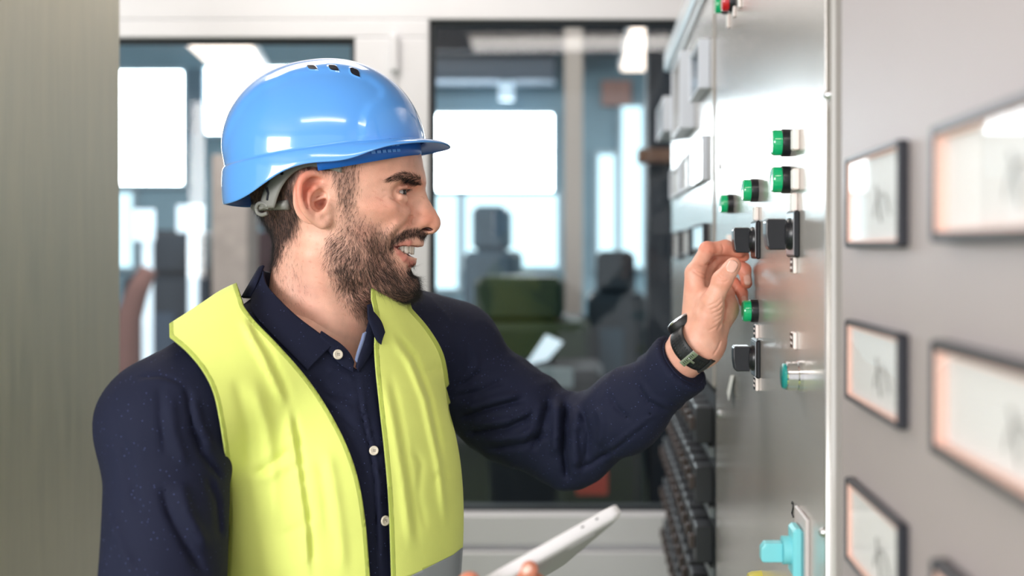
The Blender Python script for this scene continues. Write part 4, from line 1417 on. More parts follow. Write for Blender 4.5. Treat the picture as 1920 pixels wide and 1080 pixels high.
# outward?
if ((fn @ HR.T)[:, 1] * np.sign(fv))[np.abs(fv) > .05].mean() < 0: fn = -fn
def scatter(poly, n, soft, cond=None, wfun=None):
    g = np.clip(in_poly(fpx, fpy, poly) / soft + .5, 0, 1)
    if cond is not None: g = g * cond
    if wfun is not None: g = g * wfun(fpx, fpy)
    p = g * far_; p /= p.sum()
    i = rng.choice(len(hQ), n, p=p)
    r1, r2 = rng.random(n)[:, None], rng.random(n)[:, None]
    q = fa[i]
    pos = (q[:, 0] * (1 - r1) + q[:, 1] * r1) * (1 - r2) + (q[:, 3] * (1 - r1) + q[:, 2] * r1) * r2
    return pos, fn[i], fpx[i], fpy[i], fv[i]
def flow(nr, pxs, pys, fx, lift):
    """growth direction: side-view flow vector + lift off the skin"""
    d = np.stack([fx[0], np.zeros_like(fx[0]), -fx[1]], 1) @ HR
    d = d - nr * (d * nr).sum(1)[:, None]
    d /= np.linalg.norm(d, axis=1)[:, None] + 1e-9
    d = d + nr * lift + rng.normal(0, .13, d.shape)
    return d / np.linalg.norm(d, axis=1)[:, None]
ear_out = ~((np.abs(fv) > .0785) & (fpx < 624) & (fpy > 318) & (fpy < 432))
nearc = fv < .045
# beard
ps, nr, qx, qy, qv = scatter(POLY_BEARD, 11500, 26, ear_out & nearc, lambda x, y: np.clip(.38 + (y - 420) / 130, .38, 1.))
mouthd = np.clip((qx - 640) / 120, 0, 1)
fx = (np.clip((qx - 690) / 120, -.45, .8) + np.where(qy > 500, .35, 0) + .35 * np.sin(qx / 13.) * np.sin(qy / 17.), np.where(qy > 545, .5, 1.0))
strands('beard', ps, flow(nr, qx, qy, (np.asarray(fx[0]), np.asarray(fx[1])), .30), np.clip(rng.normal(.0085, .002, len(ps)), .004, .014) * (1 + .35 * (qy > 500) * (qx > 690)) * np.where(qy < 440, .62, 1), .00010, m_beard, person, 4, .28)
ps, nr, qx, qy, qv = scatter(POLY_STACHE, 1500, 5, np.abs(fv) < .04)
strands('moustache', ps, flow(nr, qx, qy, (-.9 + (qx - 740) / 55, np.full_like(qx, 1.)), .35), np.clip(rng.normal(.0062, .0012, len(ps)), .003, .009), .00011, m_beard, person, 4, .25)
ps, nr, qx, qy, qv = scatter(POLY_SOUL, 260, 3, np.abs(fv) < .014)
strands('soul_patch', ps, flow(nr, qx, qy, (np.full_like(qx, .1), np.ones_like(qx)), .3), .0075, .00011, m_beard, person, 4, .2)
# head hair
ps, nr, qx, qy, qv = scatter(POLY_HAIR, 9500, 20, ear_out & (fpx > 470), lambda x, y: np.where(x > 620, .62, 1.))
fx = (np.where(qx > 610, -.25, .12), np.ones_like(qx))
strands('hair', ps, flow(nr, qx, qy, fx, .30), np.clip(rng.normal(.0100, .0025, len(ps)), .004, .016), .00012, m_hair, person, 3, .2)
# sparse neck hair below the hairline and under the jaw
ps, nr, qx, qy, qv = scatter([(508, 440), (560, 430), (552, 480), (575, 530), (560, 580), (508, 570)], 650, 26)
strands('neck_stubble', ps, flow(nr, qx, qy, (np.full_like(qx, .45), np.ones_like(qx)), .25), .0055, .00008, m_beard, person, 3, .2)
# brows
POLY_BROW = [(724, 338), (736, 329), (750, 325), (762, 323), (775, 327), (788, 335), (792, 347), (780, 347), (766, 341), (752, 336), (736, 338)]
ps, nr, qx, qy, qv = scatter(POLY_BROW, 1800, 3, (np.abs(fv) > .006))
strands('eyebrow', ps, flow(nr, qx, qy, (np.full_like(qx, -1.), np.clip((755 - qx) / 60, -.7, .35)), .22), np.clip(rng.normal(.0075, .0015, len(ps)), .004, .011), .00012, m_hair, person, 4, .15)
# lashes
rt, dr = [], []
for sg in (-1, 1):
    for t in np.linspace(-1, 1, 34):
        tb = math.radians(12 + 54 * t); p = EC + np.array([.0134 * math.cos(tb), .0134 * math.sin(tb), .0031 * (1 - t * t)])
        p[1] *= sg; rt.append(from_head(p)); q = np.array([math.cos(tb), math.sin(tb) * sg, .1]); dr.append(q @ HR)
strands('eyelashes', np.array(rt), np.array(dr) / np.linalg.norm(dr, axis=1)[:, None], .0065, .00016, m_hair, person, 4, .12)
# ================================================================== hard hat
m_hat = mat('blue_hat_plastic', (92, 164, 246), .18, coat=.8, spec=.5)
m_hatin = mat('blue_hat_inner', (28, 104, 200), .35)
m_strap = mat('grey_harness', (128, 128, 124), .5)
tl = math.atan2(58, 370)
hO = hl(612, 291, 0) * 1.0
hA = np.array([math.cos(tl), 0, math.sin(tl)]); hB = np.array([-math.sin(tl), 0, math.cos(tl)])
RA, RB, RH_ = .1135, .098, .1085
def dome_pt(th, ph, off=0.0):
    """helmet-local superellipsoid -> head-local"""
    c, s = math.cos(th), math.sin(th)
    n = 2.15
    k = (abs(c) ** 2.3 + abs(s) ** 2.3) ** (-1 / 2.3)
    cr_, sr = max(math.cos(ph), 0) ** (2 / n), max(math.sin(ph), 0) ** (2 / n)
    x, y, z = RA * k * c * cr_, RB * k * s * cr_, RH_ * sr
    nr = np.array([x / RA ** 2, y / RB ** 2, z / RH_ ** 2]); nr /= np.linalg.norm(nr) + 1e-9
    x, y, z = np.array([x, y, z]) + nr * off
    return hO + hA * x + hB * z + np.array([0, y, 0])
PAN = [(405, 345), (424, 262), (440, 225), (462, 192), (492, 166), (550, 142), (600, 134), (650, 136), (692, 150), (714, 168), (711, 184), (692, 196), (681, 215), (677, 262), (850, 270), (850, 50), (380, 50)]
VENTS = [(585, 127, 14, 5.0, 2), (625, 128, 15, 6.0, 8), (665, 136, 17, 7.0, 24)]
NT, NP = 180, 56
ths = [2 * math.pi * i / NT for i in range(NT)]
grid = []
for j in range(NP + 1):
    ph = math.pi / 2 * (j / NP)
    grid.append([dome_pt(t, ph) for t in ths])
G = np.array(grid)                       # j=0 seam ... j=NP top
Lg = G.reshape(-1, 3)
mx, my = pix(from_head(np.stack([Lg[:, 0], -np.abs(Lg[:, 1]), Lg[:, 2]], 1)))
w = 1 / (1 + np.exp(-in_poly(mx, my, PAN) / 1.8))
off = .0026 * w
# shallow tray round the vents and the seam ridge
nrm = Lg - (hO + hB * .01); nrm /= np.linalg.norm(nrm, axis=1)[:, None]
Lg = Lg + nrm * off[:, None]
G = Lg.reshape(NP + 1, NT, 3)
deg = np.degrees(ths); dd = np.minimum(deg, 360 - deg)
outw = np.interp(dd, [0, 15, 30, 45, 60, 75, 90, 105, 120, 150, 180], [.0290, .0288, .0272, .0205, .0135, .0075, .0050, .0045, .0050, .0060, .0065])
drop = np.interp(dd, [0, 15, 30, 45, 60, 68, 76, 84, 92, 102, 112, 122, 132, 145, 160, 180], [.0115, .0105, .0085, .0078, .0098, .0160, .0195, .0175, .0155, .0165, .0235, .0335, .0405, .0425, .0405, .0390])
drop = np.convolve(np.concatenate([drop[-4:], drop, drop[:4]]), np.ones(9) / 9, 'valid'); outw = np.convolve(np.concatenate([outw[-4:], outw, outw[:4]]), np.ones(9) / 9, 'valid')
rows = [list(G[j]) for j in range(NP, -1, -1)]      # top to seam
rows.pop(0)
top = G[NP].mean(0)
def ring(fo, fd, base=0.0015):
    r = []
    for i, t in enumerate(ths):
        p = dome_pt(t, 0)
        dr = (p - hO); dr = dr / np.linalg.norm(dr)
        r.append(p + dr * (base + outw[i] * fo) - hB * (drop[i] * fd))
    return r
rows.append(ring(0, .02, .0022)); rows.append(ring(.05, .08, .003)); rows.append(ring(.35, .22, .0025))
rows.append(ring(.62, .42, .0022)); rows.append(ring(.84, .66, .002)); rows.append(ring(.95, .85, .002)); rows.append(ring(1.0, .97, .0018)); rows.append(ring(1.01, 1.04, .0018))
v = [from_head(top)]; f = []
for r in rows: v += [from_head(p) for p in r]
for i in range(NT): f.append((0, 1 + i, 1 + (i + 1) % NT))
for j in range(len(rows) - 1):
    for i in range(NT):
        a, b = 1 + j * NT + i, 1 + j * NT + (i + 1) % NT
        f.append((a, a + NT, b + NT, b))
hat = thing('hard_hat', from_head(hO), "glossy blue vented hard hat on the man's head", 'hard hat')
shell = meshobj('shell', v, f, m_hat, hat); shell.data.materials.append(m_hatin)
md = shell.modifiers.new('s', 'SOLIDIFY'); md.thickness = .0024; md.offset = -1; md.material_offset = 1
md = shell.modifiers.new('u', 'SUBSURF'); md.levels = 1; md.render_levels = 1

def on_hat(px, py, lift=.0):
    """point of the outer shell seen at a pixel, and its outward normal"""
    Pw = from_head(G.reshape(-1, 3)); x, y = pix(Pw)
    loc = G.reshape(-1, 3); m = loc[:, 1] < 0
    d2 = np.where(m, (x - px) ** 2 + (y - py) ** 2, 1e9)
    i = np.argsort(d2)[:10]; wt = 1 / (d2[i] + 6.); wt /= wt.sum()
    c = (Pw[i] * wt[:, None]).sum(0); n_ = (nrm[i] * wt[:, None]).sum(0) @ HR
    ray = np.array([(px - VX) / F, 1, (VY - py) / F]); o = np.array([0, 0, CZ])
    t = ((c - o) @ n_) / (ray @ n_)
    return o + ray * t + n_ * lift, n_
m_hole_shade = mat('hole_shade', (8, 14, 30), .6)  # dark sheets laid on the surface, standing for the shade inside holes
for (px, py, w_, h_, rot) in VENTS:
    for s_i in (-1, 1):
        ca, sa = math.cos(math.radians(rot)), math.sin(math.radians(rot))
        shape = [(-1, -.35), (-.75, -.95), (.35, -.95), (1, .35), (1, .9), (-.4, .9)]
        def quad(k, lift):
            out = []
            for a, b in smooth_poly(shape, 5, True):
                x, y = a * w_ * .62 * k, b * h_ * .78 * k
                p, n_ = on_hat(px + x * ca - y * sa, py + x * sa + y * ca, lift)
                q = HR @ (p - HP); q[1] *= 1 if s_i < 0 else -1
                out.append(from_head(q))
            return out
        q0, q1 = quad(1.0, .0008), quad(1.45, -.0002)
        n_ = len(q0)
        b = MB(); b.add(q0 + q1, [(i, (i + 1) % n_, n_ + (i + 1) % n_, n_ + i) for i in range(n_)]); b.build('vent_rim', m_hat, hat, smooth=True)
        b = MB(); b.add([p for p in quad(1.02, .0009)], [tuple(range(n_))]); b.build('vent_shade', m_hole_shade, hat)

# inner brow band and harness
ang = np.radians(np.linspace(-90, 90, 70))
v, f = [], []
for i, t in enumerate(ang):
    for k, (rr, hh) in enumerate(((.968, .004), (.962, -.012), (.952, -.0250 + .008 * math.cos(t) ** 2))):
        p = dome_pt(t, 0); q = hO + (p - hO) * rr + hB * hh
        v.append(from_head(q))
for i in range(len(ang) - 1):
    for k in range(2):
        a = i * 3 + k; f.append((a, a + 1, a + 4, a + 3))
o = meshobj('brow_band', v, f, m_hatin, hat); md = o.modifiers.new('s', 'SOLIDIFY'); md.thickness = .0022
# adjustment slots moulded in the band
p0 = []
for r_ in range(2):
    for k in range(6):
        t = math.radians(-58 + k * 3.4)
        b = MB(); 
        p = dome_pt(t, 0); q = hO + (p - hO) * .969 + hB * (-.0065 - r_ * .0065)
        tt = np.array([-math.sin(t), math.cos(t), 0]); tgv = hA * tt[0] + np.array([0, tt[1], 0])
        nn = (p - hO) / np.linalg.norm(p - hO)
        c = [q + tgv * a * .0024 + hB * b_ * .0016 for a, b_ in ((-1, -1), (1, -1), (1, 1), (-1, 1))]
        b.prism([from_head(x) for x in c], (nn * .0008) @ HR)
        b.build('band_slot', m_hat, hat)
outer = smooth_poly([(640, 288), (600, 292), (565, 300), (535, 315), (514, 338), (502, 362), (496, 386)], 4)
inner = smooth_poly([(640, 326), (610, 318), (585, 315), (562, 322), (545, 336), (531, 358), (521, 388)], 4)
def hb(px, py, lift):
    p = trace(lambda P: s_ell((P - HP.astype(np.float32)) @ HR.T.astype(np.float32), (-.014, 0, .045), (.101, .081, .110)), px, py, 1.05, 1.5)
    q = HR @ (p - HP); c = np.array([-.014, 0, .045]); n_ = (q - c); n_ /= np.linalg.norm(n_)
    return q + n_ * lift
for side in (-1, 1):
    v, f = [], []
    NW = 7
    for a, b_ in zip(outer, inner):
        for k in range(NW):
            t = k / (NW - 1)
            q = hb(a[0] * (1 - t) + b_[0] * t, a[1] * (1 - t) + b_[1] * t, .0045 + .0012 * math.sin(t * math.pi))
            if side > 0: q = q * np.array([1, -1, 1])
            v.append(from_head(q))
    for i in range(len(outer) - 1):
        for k in range(NW - 1):
            a = i * NW + k; f.append((a, a + 1, a + NW + 1, a + NW))
    o = meshobj('harness_band', v, f, m_strap, hat); md = o.modifiers.new('s', 'SOLIDIFY'); md.thickness = .0018
    if side < 0:
        sl = MB()
        sl.tube([from_head(hb(x, y, .0068)) for x, y in ((551, 319), (562, 314), (574, 309), (584, 305))], .0010, 8); sl.build('harness_slot_shade', m_hole_shade, o)
        for (x, y) in ((537, 328), (511, 335)):
            b = MB(); p = from_head(hb(x, y, .0060)); n_ = from_head(hb(x, y, .0080)) - p; b.cyl(p, p + n_, .0020, n=14); b.build('harness_hole_shade', m_hole_shade, o)
        b = MB(); b.tube([from_head(hb(x, y, .0068)) for x, y in ((510, 352), (513, 362), (511, 374))], .0018, 8); b.build('harness_slot_shade', m_hole_shade, o)
# ratchet clip at the nape
c = [(490, 388), (493, 381), (500, 379), (507, 381), (510, 386)]
b = MB(); b.tube([from_head(hb(x, y, .006)) for x, y in smooth_poly(c, 4)] , .0022, 10)
b.tube([from_head(hb(x, y, .006)) for x, y in smooth_poly([(490, 388), (492, 396), (500, 400), (509, 397)], 4)], .0022, 10)
b.tube([from_head(hb(x, y, .005)) for x, y in smooth_poly([(496, 389), (503, 386), (511, 388)], 3)], .0022, 8)
b.build('ratchet_clip', m_strap, hat, smooth=True)
# nape strap across the back
pts = []
for t in np.linspace(0, 1, 15):
    a = math.pi * (.5 + t)
    pts.append(from_head(np.array([-.055 - .048 * math.sin(math.pi * t), -.066 + .132 * t, .026])))
b = MB(); b.tube(pts, .006, 8); b.build('nape_strap', m_strap, hat, smooth=True)
# ================================================================== clothes
def clothmat(name, rgb, rough, dots=False, sheen=.3, bump=.25):
    m = mat(name, rgb, rough, noise=.06, nscale=9, spec=.25, sheen=sheen, bump=bump, bscale=1400)
    if dots:
        nt = m.node_tree; b = nt.nodes['Principled BSDF']
        src = b.inputs['Base Color'].links[0].from_socket
        tc = nt.nodes.new('ShaderNodeTexCoord'); vo = nt.nodes.new('ShaderNodeTexVoronoi'); vo.inputs['Scale'].default_value = 200
        vo.inputs['Randomness'].default_value = .85
        nt.links.new(tc.outputs['Object'], vo.inputs['Vector'])
        lt = nt.nodes.new('ShaderNodeMath'); lt.operation = 'LESS_THAN'; lt.inputs[1].default_value = .09
        nt.links.new(vo.outputs['Distance'], lt.inputs[0])
        mx = nt.nodes.new('ShaderNodeMix'); mx.data_type = 'RGBA'
        mx.inputs[7].default_value = lin((82, 95, 146))
        nt.links.new(lt.outputs[0], mx.inputs[0]); nt.links.new(src, mx.inputs[6]); nt.links.new(mx.outputs[2], b.inputs['Base Color'])
    return m
m_shirt = clothmat('navy_shirt_cotton', (24, 29, 52), .8, True, sheen=.0)
m_vest = clothmat('yellow_vest_fabric', (234, 246, 134), .7, sheen=.1, bump=.12)
m_trim = clothmat('vest_binding', (232, 246, 140), .65, sheen=.1)
m_reflect = mat('reflective_tape', (176, 184, 194), .35, .5)
m_button = mat('pearl_button', (226, 218, 200), .2, coat=.6)
m_lining = clothmat('collar_lining', (120, 136, 176), .8)
m_trouser = clothmat('dark_trousers', (30, 34, 44), .8)
m_shoe = mat('work_shoe_leather', (26, 22, 20), .5, bump=.2, bscale=300)

NS1 = at(300, 1210, 1.06)
ARM = [at(846, 692, 1.45), at(958, 774, 1.455), at(1068, 836, 1.46), at(1176, 770, 1.41), at(1285, 676, 1.361), at(1312, 656, 1.35)]
ARR = [.064, .0580, .0475, .0430, .0320, .0300]
CUFFP = at(1279, 681, 1.363); cfd = (ARM[4] - ARM[3]); cfd /= np.linalg.norm(cfd)
FOLD_ARM = [  # pts, width px, height m (positive = raised)
    ([(853, 786), (920, 765), (992, 747)], 6, -.0050), ([(860, 770), (925, 750), (980, 738)], 7, .0040),
    ([(868, 812), (950, 803), (1012, 774)], 6, -.0050), ([(880, 800), (950, 788), (1010, 762)], 6, .0035),
    ([(905, 842), (983, 832), (1042, 806)], 6, -.0045), ([(900, 828), (975, 818), (1030, 795)], 6, .0035),
    ([(855, 724), (880, 714), (905, 694)], 6, -.0040), ([(862, 655), (876, 682), (870, 712)], 5, -.0035), ([(878, 640), (892, 668), (893, 700)], 6, .003),
    ([(846, 745), (900, 733), (950, 712)], 5, -.0030),
    ([(1064, 752), (1060, 800), (1058, 850), (1064, 905)], 7, -.0075), ([(1046, 742), (1042, 800), (1040, 860)], 8, .0050),
    ([(1082, 755), (1076, 820), (1082, 895)], 8, .0050),
    ([(1030, 745), (1018, 800), (996, 850)], 6, -.0045), ([(1015, 748), (1000, 796), (975, 835)], 7, .003),
    ([(1094, 765), (1104, 815), (1098, 870)], 6, -.0035), ([(1118, 758), (1128, 790), (1125, 840)], 7, .0025),
    ([(1068, 880), (1110, 868), (1150, 838)], 6, -.0035),
    ([(1137, 735), (1158, 765), (1185, 791)], 5, -.0025), ([(1190, 714), (1214, 752), (1255, 772)], 3.2, -.0022),
    ([(1196, 708), (1222, 745), (1262, 765)], 4, .0015), ([(1118, 858), (1165, 822), (1212, 785), (1240, 770)], 3, .0016), ([(1125, 862), (1172, 828), (1218, 792)], 2.5, -.0014),
]
FOLD_BODY = [
    ([(258, 709), (300, 706), (343, 719)], 3.5, -.0028), ([(258, 716), (300, 713), (340, 726)], 5, .0018),
    ([(345, 719), (352, 745), (358, 790), (385, 850)], 5, -.0045), ([(362, 740), (372, 790), (400, 850)], 7, .0030),
    ([(352, 790), (378, 850), (418, 905)], 6, -.0045), ([(300, 720), (302, 790), (312, 860)], 7, -.0028), ([(318, 740), (326, 810), (350, 880)], 9, .0030),
    ([(300, 900), (318, 965), (352, 1030), (385, 1085)], 8, -.0055), ([(335, 900), (352, 960), (392, 1035)], 10, .0050),
    ([(385, 885), (405, 940), (412, 1020)], 7, -.0045), ([(225, 800), (245, 880), (262, 960)], 9, -.0025), ([(205, 960), (225, 1020), (250, 1080)], 10, .003),
    ([(674, 702), (682, 769), (699, 836), (710, 902), (716, 1090)], 3, .0030), ([(668, 702), (676, 769), (692, 836), (703, 902), (709, 1090)], 3, -.0030),
    ([(700, 690), (712, 770), (724, 850), (731, 1090)], 3, -.0025),
    ([(585, 708), (620, 740), (668, 745)], 5, -.0030), ([(590, 730), (630, 760), (670, 768)], 6, .0025), ([(600, 760), (640, 782), (675, 812)], 5, -.0022),
    ([(640, 800), (665, 850), (690, 900)], 6, -.0022), ([(655, 880), (680, 960), (690, 1040)], 7, .0025),
    ([(610, 690), (640, 700), (665, 712)], 4, .0022), ([(690, 780), (700, 830), (705, 880)], 4, -.0016),
]
def folds(P, F_, ymax=1.6):
    x, y = pix(P); dz = np.zeros(len(P), np.float32)
    for pts, w, hgt in F_:
        dz += (np.exp(-(pl_dist(x, y, pts) / w) ** 2) * taper(x, y, pts) * hgt).astype(np.float32)
    return dz * (P[:, 1] < ymax)
def ndir(P, d, s, seed):
    q = P.astype(float); return nz3(q * np.array(d), s, seed).astype(np.float32)
def shirt_sdf(P):
    d = torso_core(P, .011)
    a = s_chain(P, ARM, ARR, .035)
    x, y = pix(P)
    q = P.astype(float)
    rg = np.clip(1 - np.abs(nz3(np.stack([(q[:, 0] * .88 + q[:, 2] * .30) * 9, (q[:, 2] * .88 - q[:, 0] * .30) * 46, q[:, 1] * 16], 1), 1.6, 31)) * 1.5, 0, 1) ** 2
    a = a - folds(P, FOLD_ARM) * 1.5 - (rg * .0022).astype(np.float32) * np.clip((x - 830) / 40, 0, 1) * np.clip((1190 - x) / 60, .25, 1) - ndir(P, (1, 1, 1), 38, 11) * .0016 - ndir(P, (1, 1, 1.6), 90, 12) * .0006
    d = smin(d, a, .022)
    n_ = s_cap(P, SN + np.array([.004, 0, -.012]), NS1, .0570, .0585)
    n_ = smin(n_, s_cap(P, NS1, RE, .055, .05), .02)
    d = smin(d, n_, .022)
    d = d - folds(P, FOLD_BODY, 1.42) * (x < 790) - ndir(P, (1, 1, .5), 26, 13) * .0018 - ((1 - np.abs(ndir(P, (1.2, 1.2, .35), 46, 33))) ** 3 * .0016)
    d = smax(d, ((P - CUFFP.astype(np.float32)) @ cfd.astype(np.float32)), .003)
    d = np.maximum(d, -(P[:, 2] - (CZ - .78)))
    return d
b0, b1 = box_of([p for p in ARM] + [SN, NS1, NB, CH], .12); b0[2] = .80; b0 -= np.array([.02, 0, 0]); b1[2] = 1.62; b1[1] = max(b1[1], 1.62)
sV, sQ, sN = isosurf(shirt_sdf, b0, b1, .0034)
print('shirt', len(sV))
sV = lap(sV, sQ, 1, .5)
x, y = pix(sV)
viewd = np.array([-.24, .97, 0])
backp = ((sV - NB) @ viewd) > .055
NECKHOLE = [(470, 380), (760, 380), (745, 560), (704, 592), (696, 630), (690, 650), (679, 672), (667, 694), (650, 672), (632, 652), (590, 622), (545, 585), (512, 550), (490, 520)]
g = -in_poly(x, y, NECKHOLE)
gb = -in_poly(x, y, [(440, 380), (760, 380), (740, 578), (620, 590), (500, 560)])
gg = np.where(backp, gb, g)
tV, tQ = clip_mesh(sV, sQ, gg)
shirt = meshobj('shirt', tV, tQ, m_shirt, person); tag(shirt, 'dark navy shirt with tiny pale flecks')
md = shirt.modifiers.new('s', 'SOLIDIFY'); md.thickness = .0012; md.offset = -1

# cuff
u_ = np.cross(cfd, (0, 0, 1.)); u_ /= np.linalg.norm(u_); w_ = np.cross(cfd, u_)
v, f = [], []
NR_, NS_ = 48, 9
CU0 = at(1232, 722, 1.389)
for i in range(NS_):
    t = i / (NS_ - 1)
    c = CU0 * (1 - t) + CUFFP * t + cfd * .003 * t
    r = .0405 * (1 - t) + .0335 * t + .0010
    for k in range(NR_):
        an = 2 * math.pi * k / NR_
        rr = r * (1 + .02 * math.sin(3 * an + 1) + .012 * math.sin(7 * an + 4 * t)) + (.0014 if (an > 4.4 and an < 4.9) else 0)
        v.append(c + (u_ * math.cos(an) + w_ * math.sin(an)) * rr)
for i in range(NS_ - 1):
    for k in range(NR_):
        k2 = (k + 1) % NR_; f.append((i * NR_ + k, i * NR_ + k2, (i + 1) * NR_ + k2, (i + 1) * NR_ + k))
o = meshobj('cuff', v, f, m_shirt, shirt); md = o.modifiers.new('s', 'SOLIDIFY'); md.thickness = .0022; md.offset = -1
md = o.modifiers.new('u', 'SUBSURF'); md.levels = 1; md.render_levels = 1

# ---- vest
FOLD_VEST = [
    ([(452, 588), (470, 628), (493, 668), (538, 768)], 6, .0045), ([(462, 586), (484, 628), (506, 666), (548, 760)], 5, -.0040),
    ([(538, 760), (557, 880), (571, 980), (579, 1095)], 6, .0055), ([(549, 755), (567, 880), (581, 980), (590, 1095)], 5, -.0050),
    ([(471, 894), (510, 868), (552, 838)], 6, -.0028), ([(480, 908), (520, 884), (556, 858)], 7, .0025),
    ([(470, 700), (500, 800), (512, 900), (515, 1000)], 12, .0040), ([(440, 700), (462, 800), (470, 900)], 9, -.0020),
    ([(610, 830), (628, 920), (640, 1010), (645, 1090)], 10, .0035), ([(596, 850), (610, 930), (618, 1010)], 8, -.0025), ([(590, 960), (560, 990), (520, 1005)], 6, -.002),
    ([(725, 620), (768, 680), (796, 750), (822, 870), (838, 1000)], 6, .0040), ([(733, 612), (778, 672), (806, 745), (832, 870)], 5, -.0038),
    ([(718, 700), (738, 800), (755, 900), (772, 1040)], 7, .0030), ([(730, 690), (750, 790), (768, 900), (788, 1030)], 6, -.0028),
    ([(770, 830), (790, 870), (784, 930), (800, 1000)], 6, -.002), ([(790, 700), (820, 690), (838, 696)], 5, -.0015), ([(810, 900), (826, 890), (844, 893)], 5, -.002),
]
def vest_sdf(P):
    d = torso_core(P, .0235)
    # front hangs a little free of the chest
    x, y = pix(P)
    d = smin(d, s_cap(P, NB + csd * -.10 + np.array([0, 0, .004]), SN + np.array([-.018, -.012, .000]), .058, .044), .05)
    d = d - folds(P, FOLD_VEST, 1.5) - ndir(P, (1, 1, .35), 34, 21) * .0009
    d = np.minimum(d, torso_core(P, .011) - .0065)
    return np.maximum(d, -(P[:, 2] - (CZ - .80)))
b0, b1 = box_of([SN, SF, NB, CH], .21); b0[2] = .78; b1[2] = 1.62
vV, vQ, vN = isosurf(vest_sdf, b0, b1, .0034)
vV = lap(vV, vQ, 3, .5)
x, y = pix(vV)
P_NEAR = smooth_poly([(322, 634), (352, 660), (382, 697), (404, 745), (420, 830), (427, 900), (429, 1000), (424, 1100)], 6) + [(424, 1500), (705, 1500)] + \
    smooth_poly([(694, 1090), (686, 985), (672, 900), (648, 830), (612, 762), (572, 704), (520, 645), (478, 602), (457, 574)], 6) + [(440, 520), (316, 560), (318, 632)]
P_FAR = smooth_poly([(697, 560), (705, 600), (703, 650), (706, 700), (712, 760), (722, 850), (730, 950), (735, 1100)], 6) + [(738, 1500), (900, 1500)] + \
    [(1000, 1500), (1000, 1000), (910, 815)] + \
    smooth_poly([(868, 812), (854, 792), (848, 765), (843, 725), (832, 665), (806, 618), (772, 578)], 6) + [(760, 520), (697, 520)]
P_BACK = [(282, 692), (318, 634), (316, 560), (470, 520), (480, 575), (560, 612), (640, 606), (700, 560), (770, 520), (772, 578), (812, 640), (846, 760), (852, 798), (910, 815), (1000, 1000), (1000, 1500), (200, 1500), (262, 1000), (262, 800)]
gf = np.maximum(in_poly(x, y, P_NEAR), in_poly(x, y, P_FAR))
isb = ((vV - CH) @ viewd) > .02 + np.where(vV[:, 2] > NB[2] - .06, .03, 0)
gb = in_poly(x, y, P_BACK)
wV, wQ = clip_mesh(vV, vQ, np.where(isb, gb, gf))
# reflective band near the hem
wx, wy = pix(wV)
bandg = lambda X, Y_: np.minimum(Y_ - np.interp(X, [300, 700, 770, 850, 866, 900], [1180, 1100, 1080, 1040, 1027, 1010]), 1e9)
gb_ = bandg(wx, wy)
v1, q1 = clip_mesh(wV, wQ, -gb_)
vest = meshobj('safety_vest', v1, q1, m_vest, person); tag(vest, 'fluorescent yellow sleeveless vest')
md = vest.modifiers.new('s', 'SOLIDIFY'); md.thickness = .0014; md.offset = 1
v2, q2 = clip_mesh(wV, wQ, gb_)
o = meshobj('reflective_band', v2, q2, m_reflect, vest); tag(o, 'silver reflective band'); md = o.modifiers.new('s', 'SOLIDIFY'); md.thickness = .0020; md.offset = 1
# sewn binding along the edges
bandw = np.clip(np.minimum(gf, 99), -9, 9)
gg2 = np.where(isb, gb, gf)
bV1, bQ1 = clip_mesh(vV, vQ, gg2)
cx, cy = pix(bV1)
gf2 = np.maximum(in_poly(cx, cy, P_NEAR), in_poly(cx, cy, P_FAR)); isb2 = ((bV1 - CH) @ viewd) > .02 + np.where(bV1[:, 2] > NB[2] - .06, .03, 0)
g3 = np.where(isb2, in_poly(cx, cy, P_BACK), gf2)
bV2, bQ2 = clip_mesh(bV1, bQ1, np.where(cy > 1090, -1, 8.0 - g3))
o = meshobj('binding', bV2, bQ2, m_trim, vest); md = o.modifiers.new('s', 'SOLIDIFY'); md.thickness = .0018; md.offset = 1

# ---- collar
def neckish(P):
    L = to_head(P).astype(np.float32)
    d = s_cap(L, (-.034, 0, .0), (-.050, 0, -.20), .0575, .066)
    return smin(d, torso_core(P, .0145), .02)
def leaf(topc, botc, name, lift0=.001, lift1=.003, nseg=10, m=None, y0=1.08, y1=1.45, fn=neckish):
    tp = np.array(smooth_poly(topc, 6)); bt = np.array(smooth_poly(botc, 6))
    n = min(len(tp), len(bt)); v = []; f = []
    for i in range(n):
        for k in range(nseg + 1):
            t = k / nseg
            p = tp[i] * (1 - t) + bt[i] * t
            q = trace(fn, p[0], p[1], y0, y1, 0, 260)
            v.append(q + np.array([0, -1., .2]) * (lift0 + (lift1 - lift0) * t + .003 * math.sin(math.pi * t)))
    for i in range(n - 1):
        for k in range(nseg):
            a = i * (nseg + 1) + k; f.append((a, a + 1, a + nseg + 2, a + nseg + 1))
    V_ = lap(np.array(v), np.array(f), 6, .5)
    o = meshobj(name, V_, f, m or m_shirt, shirt)
    md = o.modifiers.new('s', 'SOLIDIFY'); md.thickness = .0024; md.offset = 0
    return o, np.array(v).reshape(n, nseg + 1, 3)
top = [(497, 499), (503, 528), (530, 560), (562, 590), (598, 616), (636, 643)]
bot = [(474, 558), (470, 588), (496, 620), (523, 648), (550, 676), (575, 703)]
o1_, g1 = leaf(top, bot, 'collar')
top = [(690, 572), (702, 583), (716, 600), (723, 624)]
bot = [(692, 602), (699, 624), (706, 642), (716, 650)]
o2_, g2 = leaf(top, bot, 'collar', .002, .003, y0=1.1, y1=1.5, fn=lambda P: np.minimum(neckish(P), vest_sdf(P)))
